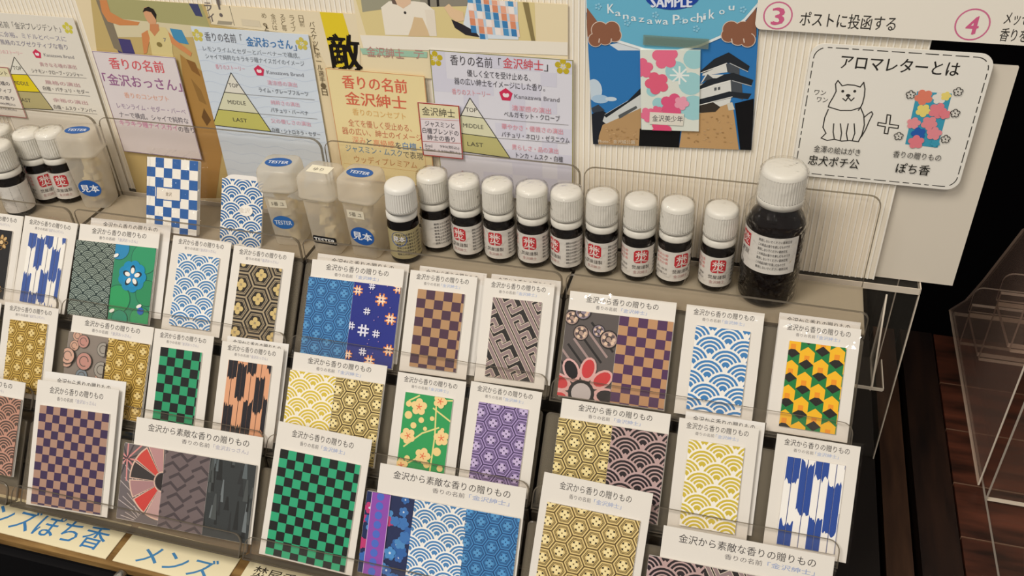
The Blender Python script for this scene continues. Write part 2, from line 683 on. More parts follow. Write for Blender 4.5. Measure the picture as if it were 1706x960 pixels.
def pat_hex(b, bg_, line, petal, d=0.0122, core=None, fill=None, tilt=0.0):
    x0, y0, x1, y1 = b.rect
    b.rec(x0, y0, x1, y1, bg_)
    R0 = d / math.sqrt(3)
    n0 = b.n
    for i in range(-1, int((x1 - x0) / (1.5 * R0)) + 2):
        for j in range(-1, int((y1 - y0) / d) + 2):
            x = x0 + i * 1.5 * R0 + 0.3 * R0
            y = y0 + j * d + (i % 2) * d / 2 + 0.2 * d
            b.n = n0
            for q, w in ((0.98, 0.085), (0.74, 0.06), (0.62, 0.055)):
                b.up()
                b.line(hexa(x, y, R0 * q), R0 * w, line, True)
            if fill:
                b.up()
                b.poly(hexa(x, y, R0 * 0.60), fill)
            b.up()
            for k in range(4):
                a = math.pi / 4 + k * math.pi / 2
                b.disc(x + R0 * 0.35 * math.cos(a), y + R0 * 0.35 * math.sin(a), R0 * 0.12, core or line, 8)
            b.up()
            for k in range(4):
                a = k * math.pi / 2
                b.disc(x + R0 * 0.25 * math.cos(a), y + R0 * 0.25 * math.sin(a), R0 * 0.19, petal, 10)
            b.up()
            b.disc(x, y, R0 * 0.07, line, 6)


def pat_arrow(b, bg_, c1, thin=None, w=0.0075, L=0.03, seed=1, ragged=True):
    rnd = random.Random(seed)
    x0, y0, x1, y1 = b.rect
    b.rec(x0, y0, x1, y1, bg_)
    n0 = b.n
    k = int((x1 - x0) / w) + 1
    for i in range(k):
        xa = x0 + i * w
        for half in (0, 1):
            xl = xa + half * w / 2 + w * 0.04
            xr = xl + w * 0.45
            y = y1 + L * (0.30 + 0.5 * (i % 2) + 0.09 * ((i * 2) % 3))
            while y > y0 - L:
                top, bot = y, y - L * 0.55
                dy = (0.15 if half else -0.15) * w * 2.2
                pts = []
                m = 5
                for q in range(m + 1):
                    f = q / m
                    jit = rnd.uniform(-0.0020, 0.0020) if ragged else 0
                    pts.append((xl + (xr - xl) * f, bot + dy * (f - (0 if half == 0 else 1)) + jit))
                for q in range(m, -1, -1):
                    f = q / m
                    jit = rnd.uniform(-0.0020, 0.0020) if ragged else 0
                    pts.append((xl + (xr - xl) * f, top + dy * (f - (0 if half == 0 else 1)) + jit))
                b.n = n0
                b.up()
                # split into strips so the ragged outline clips cleanly
                for q in range(m):
                    b.poly([pts[q], pts[q + 1], pts[2 * m - q], pts[2 * m + 1 - q]], c1)
                y -= L
        if thin:
            b.n = n0
            b.up(2)
            b.rec(xa + w * 0.48, y0, xa + w * 0.53, y1, thin)
    b.n = n0
    b.up(3)


def pat_blocks(b):
    x0, y0, x1, y1 = b.rect
    b.rec(x0, y0, x1, y1, '#1c1a17')
    a = 0.00465
    k = 0.0034
    P = 0.0082
    n0 = b.n
    for i in range(-1, 6):
        for j in range(-2, 12):
            x = x0 + i * 2 * a + a * 0.6
            y = y0 + j * P + (i % 2) * 0.0 + i * 0.0016
            yel = (i + j) % 2 == 0
            b.n = n0
            b.up()
            c = '#f0b81d' if yel else '#0e7a3c'
            h = 0.0086 if yel else 0.0058
            h = P
            b.poly([(x - a, y), (x, y + k), (x, y + k + h), (x - a, y + h)], c)
            b.poly([(x, y + k), (x + a, y), (x + a, y + h), (x, y + k + h)], c)
            b.up()
            if yel:
                b.rec(x - a * 0.35, y + k * 0.7, x + a * 0.35, y + k * 0.7 + h * 0.42, '#e8921f')
            else:
                yt = y + h
                b.poly([(x - a, yt), (x, yt - k), (x + a, yt), (x, yt + k)], '#1c1a17')
    b.n = n0
    b.up(3)


def pat_fret(b, dark, mid, pale):
    """diagonal key fret in three tones with a flower corner below"""
    x0, y0, x1, y1 = b.rect
    b.rec(x0, y0, x1, y1, dark)
    cx, cy = (x0 + x1) / 2, (y0 + y1) / 2
    A = math.radians(-58)
    ux, uy = (math.cos(A), math.sin(A)), (-math.sin(A), math.cos(A))
    g = 0.0021

    def T(u, v):
        return (cx + (u * ux[0] + v * uy[0]) * g, cy + (u * ux[1] + v * uy[1]) * g)
    shapes = []
    for i in range(-2, 3):
        v = i * 8.5
        shapes.append([(-16, v), (16, v)])
        shapes.append([(-16, v + 1.9), (16, v + 1.9)])
        for j in range(-3, 4):
            u = j * 6 + (i % 2) * 3
            shapes.append([(u, v + 1.9), (u, v + 5.4), (u + 2.1, v + 5.4)])
            shapes.append([(u - 2.4, v + 7.0), (u - 2.4, v + 3.8), (u - 4.0, v + 3.8)])
    b.up()
    for s in shapes:
        b.line([T(*p) for p in s], g * 1.5, pale)
    b.up()
    for s in shapes:
        b.line([T(*p) for p in s], g * 1.1, mid)
    b.up()


def petals(b, x, y, r, c, edge, n=10, half=False, core='#b9b0ae'):
    for k in range(n):
        a = (math.pi * (k + 0.5) / n) if half else 2 * math.pi * k / n
        b.disc(x + r * 0.66 * math.cos(a), y + r * 0.66 * math.sin(a), r * 0.34, edge, 14, r * 0.225, a)
    b.up()
    for k in range(n):
        a = (math.pi * (k + 0.5) / n) if half else 2 * math.pi * k / n
        b.disc(x + r * 0.68 * math.cos(a), y + r * 0.68 * math.sin(a), r * 0.26, c if k % 3 else '#1f1a1c', 14, r * 0.165, a)
    b.up()
    b.disc(x, y, r * 0.36, '#1d191b', 18)
    b.up()
    b.disc(x, y, r * 0.27, core, 18)


def pat_redflower(b, seed=3, big=True):
    rnd = random.Random(seed)
    x0, y0, x1, y1 = b.rect
    b.rec(x0, y0, x1, y1, '#57504f')
    b.up()
    w, h = x1 - x0, y1 - y0
    for k in range(7):
        y = y0 + h * (0.30 + 0.07 * k)
        b.line([(x0 + w * (0.1 * k - 0.1), y + h * 0.16), (x0 + w * (0.1 * k + 0.35), y - h * 0.14)], 0.0016, ('#1d191b', '#a08a88')[k % 2])
    b.up()
    for k in range(5):
        x, y, r = x0 + rnd.uniform(0.1, 1) * w, y0 + rnd.uniform(0.45, 1) * h, rnd.uniform(0.004, 0.007)
        b.disc(x, y, r * 1.1, '#231e20', 18)
        b.up()
        b.disc(x, y, r * 0.95, ('#a88f85', '#8b8090')[k % 2], 16)
        b.up()
        for a in range(9):
            b.disc(x + r * 0.6 * math.cos(a * 0.7), y + r * 0.6 * math.sin(a * 0.7), r * 0.22, ('#d9bda6', '#5b4d50')[a % 2], 8)
        b.up()
        b.arc(x, y, r * 0.3, r * 0.42, 0, 5, '#2a2426', 10)
    b.up()
    petals(b, x0 + w * 0.45, y0 + h * 0.06, w * 0.70, '#c33a3c', '#d3a6a2', 9 if big else 8)
    b.up()


def pat_fanflower(b):
    x0, y0, x1, y1 = b.rect
    w, h = x1 - x0, y1 - y0
    b.rec(x0, y0, x1, y1, '#6b6364')
    b.up()
    for k in range(16):
        a = k * 0.4
        b.line([(x0 + w * 0.1, y1 - h * 0.2), (x0 + w * (0.1 + 0.45 * math.cos(a)), y1 - h * 0.2 + w * 0.45 * math.sin(a))], 0.0012, ('#cf8a88', '#4b4446')[k % 2])
        b.line([(x0 + w * 0.1 * (k % 5), y0 + h * 0.05 * k), (x0 + w * (0.4 + 0.03 * k), y0 + h * 0.02 * k)], 0.0006, '#b9aca9')
    b.up()
    cx, cy, r = x1, y0 + h * 0.58, w * 0.80
    for k, c in enumerate(('#b78a8c', '#c94a42', '#3a3536', '#a78083', '#c8433d', '#bb9896')):
        a0 = math.radians(95 + k * 30)
        b.arc(cx, cy, r * 0.24, r, a0, a0 + math.radians(28), '#d9b7a6', 6)
    b.up()
    for k, c in enumerate(('#b78a8c', '#c94a42', '#3a3536', '#a78083', '#c8433d', '#bb9896')):
        a0 = math.radians(96.5 + k * 30)
        b.arc(cx, cy, r * 0.27, r * 0.96, a0, a0 + math.radians(25), c, 6)
    b.up()
    b.disc(cx, cy, r * 0.22, '#2b2627', 16)
    b.up()


def pat_chevron(b):
    x0, y0, x1, y1 = b.rect
    w = x1 - x0
    b.rec(x0, y0, x1, y1, '#6e6163')
    b.up()
    for j in range(-1, 11):
        y = y0 + j * 0.0075
        k = 0.004
        for i in range(-1, 3):
            xa = x0 + i * w * 0.62 + (j % 2) * w * 0.15
            b.line([(xa, y), (xa + w * 0.18, y + k), (xa + w * 0.34, y - k * 0.2), (xa + w * 0.5, y + k)], 0.0021, '#4a4145')
    b.up()


def pat_rain(b):
    rnd = random.Random(9)
    x0, y0, x1, y1 = b.rect
    b.rec(x0, y0, x1, y1, '#34383a')
    b.up()
    for k in range(26):
        x = rnd.uniform(x0, x1)
        y = rnd.uniform(y0, y1)
        L = rnd.uniform(0.008, 0.022)
        wd = rnd.uniform(0.001, 0.0025)
        b.poly([(x - wd, y), (x + wd, y), (x + wd * 0.3, y + L), (x - wd * 0.3, y + L)], rnd.choice(('#232526', '#5b6468', '#4a4f50', '#2c2e30', '#6c7478')))
    b.up()


def pat_plum(b):
    rnd = random.Random(4)
    x0, y0, x1, y1 = b.rect
    w, h = x1 - x0, y1 - y0
    b.rec(x0, y0, x1, y1, '#2c9a58')
    b.up()
    for p in (((0.1, 0.32), (0.45, 0.52), (0.78, 0.62)), ((0.7, 0.0), (0.72, 0.5), (0.66, 1.0)), ((0.62, 0.85), (1, 0.72)), ((0.66, 0.95), (1, 0.98)), ((0.0, 0.02), (0.4, 0.2), (0.72, 0.25)), ((0.1, 0.9), (0.3, 0.98))):
        b.line([(x0 + w * u, y0 + h * v) for u, v in p], 0.0011, '#e0d489')
    b.up()
    for u, v, r in ((0.12, 0.72, 3), (0.25, 0.60, 2.4), (0.1, 0.86, 2.3), (0.4, 0.68, 2.2), (0.8, 0.32, 3.2), (0.62, 0.14, 2.6), (0.5, 0.58, 1.6), (0.9, 0.12, 2.4), (0.62, 0.72, 1.8), (0.2, 0.18, 2.2), (0.86, 0.6, 1.5)):
        b.disc(x0 + w * u, y0 + h * v, r * 0.00095, '#e9cf8b', 14)
    for u, v, r in ((0.32, 0.84, 6.4), (0.16, 0.46, 6.0), (0.52, 0.24, 6.2), (0.86, 0.5, 6.0), (0.75, 0.95, 5.4), (0.1, 0.08, 5.6)):
        b.up()
        b.blossom(x0 + w * u, y0 + h * v, r * 0.00095, '#eccf92', None, 5, u * 5)
        b.up()
        for k in range(5):
            a = u * 5 + k * 2 * math.pi / 5
            b.line([(x0 + w * u, y0 + h * v), (x0 + w * u + 0.0022 * math.cos(a), y0 + h * v + 0.0022 * math.sin(a))], 0.0006, '#dd6a4a')
    b.up()


def pat_well(b):
    x0, y0, x1, y1 = b.rect
    w, h = x1 - x0, y1 - y0
    b.rec(x0, y0, x1, y1, '#1d2a86')
    b.up()
    rnd = random.Random(2)

    def sharp(u, v, s, c):
        x, y = x0 + w * u, y0 + h * v
        for k in (-1, 1):
            b.line([(x + k * s * 0.42, y - s), (x + k * s * 0.36, y + s)], s * 0.34, c)
            b.line([(x - s, y + k * s * 0.42), (x + s, y + k * s * 0.36)], s * 0.34, c)
    for u, v, s in ((0.10, 0.90, 3.4), (0.62, 0.82, 4.2), (0.86, 0.60, 4.0), (0.95, 0.98, 3.4), (0.9, 0.22, 3.8), (0.52, 0.06, 3.8), (0.05, 0.10, 3.0)):
        b.up()
        sharp(u, v, s * 0.001, '#e58b4e')
        b.up()
        sharp(u, v, s * 0.00072, '#f2dcc4')
    for u, v, s in ((0.32, 0.42, 4.0), (0.05, 0.46, 2.6), (0.6, 0.40, 2.6), (0.35, 0.66, 2.4), (0.36, 0.16, 2.6), (0.4, 0.97, 2.2)):
        b.up()
        sharp(u, v, s * 0.001, '#d7d6e6')
    b.up()
    for k in range(14):
        b.disc(x0 + w * rnd.random(), y0 + h * rnd.random(), 0.0004, '#b98bb0', 6)
    b.up()


def pat_bluebloom(b):
    rnd = random.Random(6)
    x0, y0, x1, y1 = b.rect
    w, h = x1 - x0, y1 - y0
    b.rec(x0, y0, x1, y1, '#1f2b55')
    b.up()
    pts = [(rnd.random(), rnd.random()) for _ in range(34)]
    for k, (u, v) in enumerate(pts):
        b.blossom(x0 + w * u, y0 + h * v, rnd.uniform(0.003, 0.0046), ('#3c74b8', '#2e62a8', '#b8386f', '#4b88c4', '#3766b0')[k % 5], '#c9d6e6' if k % 3 == 0 else None, 5, k)
        if k % 6 == 0:
            b.up()
    b.up()
    b.rec(x0 + w * 0.12, y0, x0 + w * 0.5, y1, '#8a4aa6')
    b.up()
    for v in range(9):
        b.disc(x0 + w * 0.3, y0 + h * (0.04 + v * 0.115), 0.0028, '#4d67c0', 14)
    b.line([(x0 + w * 0.12, y0), (x0 + w * 0.12, y1)], 0.0005, '#c2a2cc')
    b.line([(x0 + w * 0.5, y0), (x0 + w * 0.5, y1)], 0.0005, '#c2a2cc')
    b.up()


def pat_turquoise(b):
    x0, y0, x1, y1 = b.rect
    w, h = x1 - x0, y1 - y0
    b.rec(x0, y0, x1, y1, '#2f8a66')
    b.up()
    for u, v, r, c in ((0.1, 0.95, 9, '#2b86b8'), (0.75, 0.85, 12, '#2f9468'), (0.2, 0.28, 11, '#2f9a60'), (0.9, 0.4, 10, '#2c8a5c'), (0.8, 0.06, 9, '#329a62'), (0.3, 0.02, 7, '#2d8c70')):
        b.disc(x0 + w * u, y0 + h * v, r * 0.001 + 0.0005, '#245f4d', 24)
        b.up()
        b.disc(x0 + w * u, y0 + h * v, r * 0.001, c, 24)
        b.up()
    cx, cy, r = x0 + w * 0.5, y0 + h * 0.60, 0.0115
    for k in range(9):
        a = k * 2 * math.pi / 9
        b.disc(cx + r * 0.7 * math.cos(a), cy + r * 0.7 * math.sin(a), r * 0.42, '#1f86b4', 14)
    b.up()
    b.disc(cx, cy, r * 0.75, '#2589bb', 20)
    b.up()
    for k in range(5):
        a = 0.5 * math.pi + k * 2 * math.pi / 5
        b.disc(cx + r * 0.48 * math.cos(a), cy + r * 0.48 * math.sin(a), r * 0.30, '#26343c', 12, r * 0.2, a)
    b.up()
    for k in range(5):
        a = 0.5 * math.pi + k * 2 * math.pi / 5
        b.disc(cx + r * 0.40 * math.cos(a), cy + r * 0.40 * math.sin(a), r * 0.22, '#e8e2da', 12, r * 0.15, a)
    b.up()
    b.disc(cx, cy, r * 0.16, '#2f7fc0', 10)
    b.up()
    for u, v in ((0.05, 0.85), (0.75, 0.22), (0.1, 0.12)):
        b.disc(x0 + w * u, y0 + h * v, 0.0026, '#e6e2da', 9, 0.0014, 0.5)
    b.disc(x0 + w * 0.8, y0 + h * 0.16, 0.003, '#2b5fb0', 12)
    b.up()


def pat_goldbloom(b):
    x0, y0, x1, y1 = b.rect
    w, h = x1 - x0, y1 - y0
    b.rec(x0, y0, x1, y1, '#232326')
    b.up()
    for u, v, r in ((0.2, 0.2, 5), (0.75, 0.82, 6.5), (0.5, 0.5, 3), (0.8, 0.12, 5), (0.15, 0.85, 4)):
        petals(b, x0 + w * u, y0 + h * v, r * 0.001, '#c9a873', '#a07c48', 8, core='#d8b987')
        b.up()


def pat_rosy(b):
    rnd = random.Random(8)
    x0, y0, x1, y1 = b.rect
    w, h = x1 - x0, y1 - y0
    b.rec(x0, y0, x1, y1, '#8a8078')
    b.up()
    for k in range(18):
        x, y, r = x0 + w * rnd.random(), y0 + h * rnd.random(), rnd.uniform(0.004, 0.0075)
        b.disc(x, y, r, '#4e4a45', 18)
        b.up()
        b.disc(x, y, r * 0.92, ('#c9a08c', '#9c958a', '#b8877b', '#7f8a94')[k % 4], 18)
        b.up()
        b.arc(x, y, r * 0.5, r * 0.6, 0, 5.2, '#5a534d', 12)
        b.up()


def pat_pinkblue(b):
    x0, y0, x1, y1 = b.rect
    w, h = x1 - x0, y1 - y0
    b.rec(x0, y0, x1, y1, '#dfe3d8')
    b.up()
    for u, v, r in ((0.9, 0.3, 9), (0.85, 0.6, 8), (0.6, 0.75, 7), (0.2, 0.5, 4), (0.9, 0.9, 7), (0.3, 0.35, 4)):
        b.disc(x0 + w * u, y0 + h * v, r * 0.001, '#9fd0d4', 16)
    b.up()
    for k in range(8):
        a = k * math.pi / 4
        b.line([(x0 + w * 0.66, y0 + h * 0.70), (x0 + w * 0.66 + 0.006 * math.cos(a), y0 + h * 0.70 + 0.006 * math.sin(a))], 0.0012, '#eaf0ec')
    b.up()
    for u, v, r, c in ((0.42, 0.92, 8.5, '#e8708f'), (0.04, 0.78, 7, '#e66c8c'), (0.28, 0.6, 8, '#e2627f'), (0.55, 0.33, 8.5, '#df5a83'), (0.12, 0.2, 5.5, '#e77596'), (0.28, 0.25, 4, '#e66a8c'), (0.7, 0.36, 5, '#eba0b4'), (0.35, 0.02, 7, '#e2527c')):
        b.blossom(x0 + w * u, y0 + h * v, r * 0.001, c, None, 5, u * 7)
        b.up()


PAT = {
    'blue_waves': lambda b: pat_waves(b, '#eceae6', '#3a7cb8'),
    'blue_waves_fine': lambda b: pat_waves(b, '#eceae6', '#4a80b4', 0.0094),
    'gold_waves': lambda b: pat_waves(b, '#efece4', '#cbb53c', 0.0102),
    'gold_waves_fine': lambda b: pat_waves(b, '#f0ece2', '#d3bb45', 0.0098),
    'mauve_waves': lambda b: pat_waves(b, '#b99d9c', '#241b20', 0.0108),
    'pink_waves': lambda b: pat_waves(b, '#c08f7c', '#5b4a42', 0.0090),
    'dark_waves': lambda b: pat_waves(b, '#2c3a38', '#8a978e', 0.0062, rings=4),
    'plum_check': lambda b: pat_check(b, '#b08a64', '#4a2f44', 5.3),
    'plum_check_large': lambda b: pat_check(b, '#ab8877', '#3f2f52', 10),
    'plum_check_pair': lambda b: pat_check(b, '#b98d66', '#4d2c55', 5.6, ph=1),
    'green_check': lambda b: pat_check(b, '#2a9a6c', '#15191a', 5.2, ph=1),
    'green_check_large': lambda b: pat_check(b, '#2ba578', '#111515', 9.6, ph=1),
    'blue_check': lambda b: pat_check(b, '#ece8e0', '#2f5fa2', 6),
    'gold_hex': lambda b: pat_hex(b, '#dcc484', '#5d4a24', '#f0dfa8', 0.0124, '#2b2416'),
    'gold_hex_small': lambda b: pat_hex(b, '#dcc684', '#4a3c20', '#efdfa6', 0.0122, '#2e2718'),
    'gold_hex_deep': lambda b: pat_hex(b, '#cfae58', '#6e5520', '#e0c98a', 0.0115, '#6b5220'),
    'blue_hex': lambda b: pat_hex(b, '#4288c4', '#1c467c', '#5496cc', 0.0108, '#1f4d84'),
    'purple_hex': lambda b: pat_hex(b, '#a48fc4', '#43345e', '#c4b4dc', 0.0118, '#33264a'),
    'black_hex': lambda b: pat_hex(b, '#2b2520', '#a8987c', '#cdb67c', 0.0185, '#2b2520', '#241f1b'),
    'royal_arrow': lambda b: pat_arrow(b, '#efedea', '#24489a', '#2b3f80', 0.0088, 0.058, 1),
    'indigo_arrow': lambda b: pat_arrow(b, '#edeae4', '#3f5aa0', '#33406e', 0.0080, 0.046, 5),
    'peach_arrow': lambda b: pat_arrow(b, '#dba07c', '#211f27', '#3a2a2a', 0.0080, 0.046, 7),
    'blocks': pat_blocks,
    'fret': lambda b: pat_fret(b, '#231f20', '#8f7c7e', '#d9cbbb'),
    'red_flower': pat_redflower,
    'fan_flower': pat_fanflower,
    'chevron': pat_chevron,
    'rain': pat_rain,
    'plum': pat_plum,
    'well': pat_well,
    'blue_bloom': pat_bluebloom,
    'turquoise': pat_turquoise,
    'gold_bloom': pat_goldbloom,
    'rosy': pat_rosy,
    'pink_blue': pat_pinkblue,
}

# ------------------------------------------------------------------ gift cards in the racks
SIZE = {'small': (0.0515, 0.0745), 'wide': (0.0742, 0.0745), 'large': (0.0735, 0.0975), 'triple': (0.1065, 0.0785)}
_mesh_cache = {}


def card_mesh(kind, scent):
    k = ('card', kind, scent)
    if k not in _mesh_cache:
        w, h = SIZE[kind]
        b = MB()
        b.plate([(0, -h), (w, -h), (w, 0), (0, 0)], 0, 0.0005, 'paper')
        b.n = 0.00055
        if kind == 'triple':
            b.text('金沢から素敵な香りの贈りもの', w * 0.10, -0.0062, w * 0.90, '#3d3a3c', 0.0056)
            b.text('香りの名前', w * 0.38, -0.0125, w * 0.60, '#6f6b6c', 0.0034)
            b.text('「' + scent + '」', w * 0.63, -0.0125, w * 0.9, '#8ea0cc' if scent == '金沢紳士' else '#a6a6bc', 0.0034)
        elif kind == 'wide':
            b.text('金沢から香りの贈りもの', w * 0.16, -0.0045, w * 0.84, '#403d3e', 0.0046)
            b.text('香りの名前', w * 0.26, -0.0096, w * 0.46, '#716d6e', 0.0026)
            b.text('「' + scent + '」', w * 0.50, -0.0096, w * 0.74, '#93a5d0' if scent == '金沢紳士' else '#a6a6bc', 0.0027)
        elif kind == 'large':
            b.text('金沢から香りの贈りもの', w * 0.16, -0.0066, w * 0.82, '#403d3e', 0.0052)
            b.text('香りの名前', w * 0.26, -0.0128, w * 0.46, '#6f6b6c', 0.0031)
            b.text('「' + scent + '」', w * 0.49, -0.0128, w * 0.74, '#93a5d0' if scent == '金沢紳士' else '#a6a6bc', 0.0032)
        else:
            b.text('金沢から香りの贈りもの', w * 0.10, -0.0042, w * 0.88, '#403d3e', 0.0042)
            b.text('香りの名前', w * 0.22, -0.0088, w * 0.46, '#807c7c', 0.0022)
            b.text('「' + scent + '」', w * 0.48, -0.0088, w * 0.76, '#9db0d8' if scent == '金沢紳士' else '#a9a9be', 0.0024)
        _mesh_cache[k] = b.data('backing_card')
    return _mesh_cache[k]


def pouch_mesh(pat, w, h):
    k = ('pouch', pat, round(w, 5), round(h, 5))
    if k not in _mesh_cache:
        b = MB()
        b.plate(rrect(0, -h, w, 0, 0.0006, 2), 0.0006, 0.0017, 'paper')
        b.n = 0.00174
        b.rect = (0.0001, -h + 0.0001, w - 0.0001, -0.0001)
        PAT[pat](b)
        _mesh_cache[k] = b.data('pattern_pouch')
    return _mesh_cache[k]


def sleeve_mesh(w, h, top=0.0022, side=0.0016):
    k = ('sleeve', w, h)
    if k not in _mesh_cache:
        b = MB()
        x0, x1, y0, y1 = -side, w + side, -h - 0.0005, top
        fx = (0, 0.025, 0.3, 0.55, 0.8, 0.975, 1)
        fy = (0, 0.015, 0.2, 0.4, 0.6, 0.8, 0.90, 0.985, 1)
        nx, ny = len(fx) - 1, len(fy) - 1
        vs, fs = [], []
        rnd = random.Random(int(w * 1e5))
        for j in range(ny + 1):
            for i in range(nx + 1):
                edge = i in (0, nx) or j in (0, ny)
                vs.append((x0 + (x1 - x0) * fx[i], y0 + (y1 - y0) * fy[j], 0.0008 if edge else 0.0025 + rnd.uniform(0, 0.0003)))
        for j in range(ny):
            for i in range(nx):
                a = j * (nx + 1) + i
                fs.append((a, a + 1, a + nx + 2, a + nx + 1))
        b.mesh(vs, fs, 'sleeve_film', False)
        _mesh_cache[k] = b.data('plastic_sleeve')
    return _mesh_cache[k]


def child(name, me, parent, M):
    o = bpy.data.objects.new(name, me)
    COL.objects.link(o)
    o.parent = parent
    o.matrix_local = M
    return o


def gift_card(kind, tier, x, s, rot, pouches, label, scent='金沢紳士', depth=0):
    """x, s: top-left corner along the rack and up its slope; depth 0 in front, 1 behind"""
    w, h = SIZE[kind]
    d = 0.013 * tier + 0.0012 + (0.0042 if depth == 0 else 0.0004)
    a = math.radians(rot)
    u = Vector((1, 0, 0)) * math.cos(a) + UP_ * math.sin(a)
    v = UP_ * math.cos(a) - Vector((1, 0, 0)) * math.sin(a)
    M = frame(tier_point(x, s, d), u, v, NO_)
    t = empty('gift_card', M, label, 'gift card', 'gift cards in the clear racks')
    child('backing_card', card_mesh(kind, scent), t, Matrix())
    if depth == 0:
        if kind == 'small':
            pl = [(0.0078, -0.0132, 0.0360, 0.0570)]
        elif kind == 'wide':
            pl = [(-0.0006, -0.0132, 0.0372, 0.0605), (0.0366, -0.0132, 0.0372, 0.0605)]
        elif kind == 'large':
            pl = [(0.0052, -0.0190, 0.0630, 0.0770)]
        else:
            pl = [(-0.0070, -0.0205, 0.0365, 0.0575), (0.0290, -0.0205, 0.0390, 0.0575), (0.0668, -0.0205, 0.0380, 0.0575)]
        for k, (p, q) in enumerate(zip(pouches, pl)):
            child('pattern_pouch', pouch_mesh(p, q[2], q[3]), t, Matrix.Translation((q[0], q[1], 0.0003 * k)))
        child('plastic_sleeve', sleeve_mesh(w, h), t, Matrix())
    return t


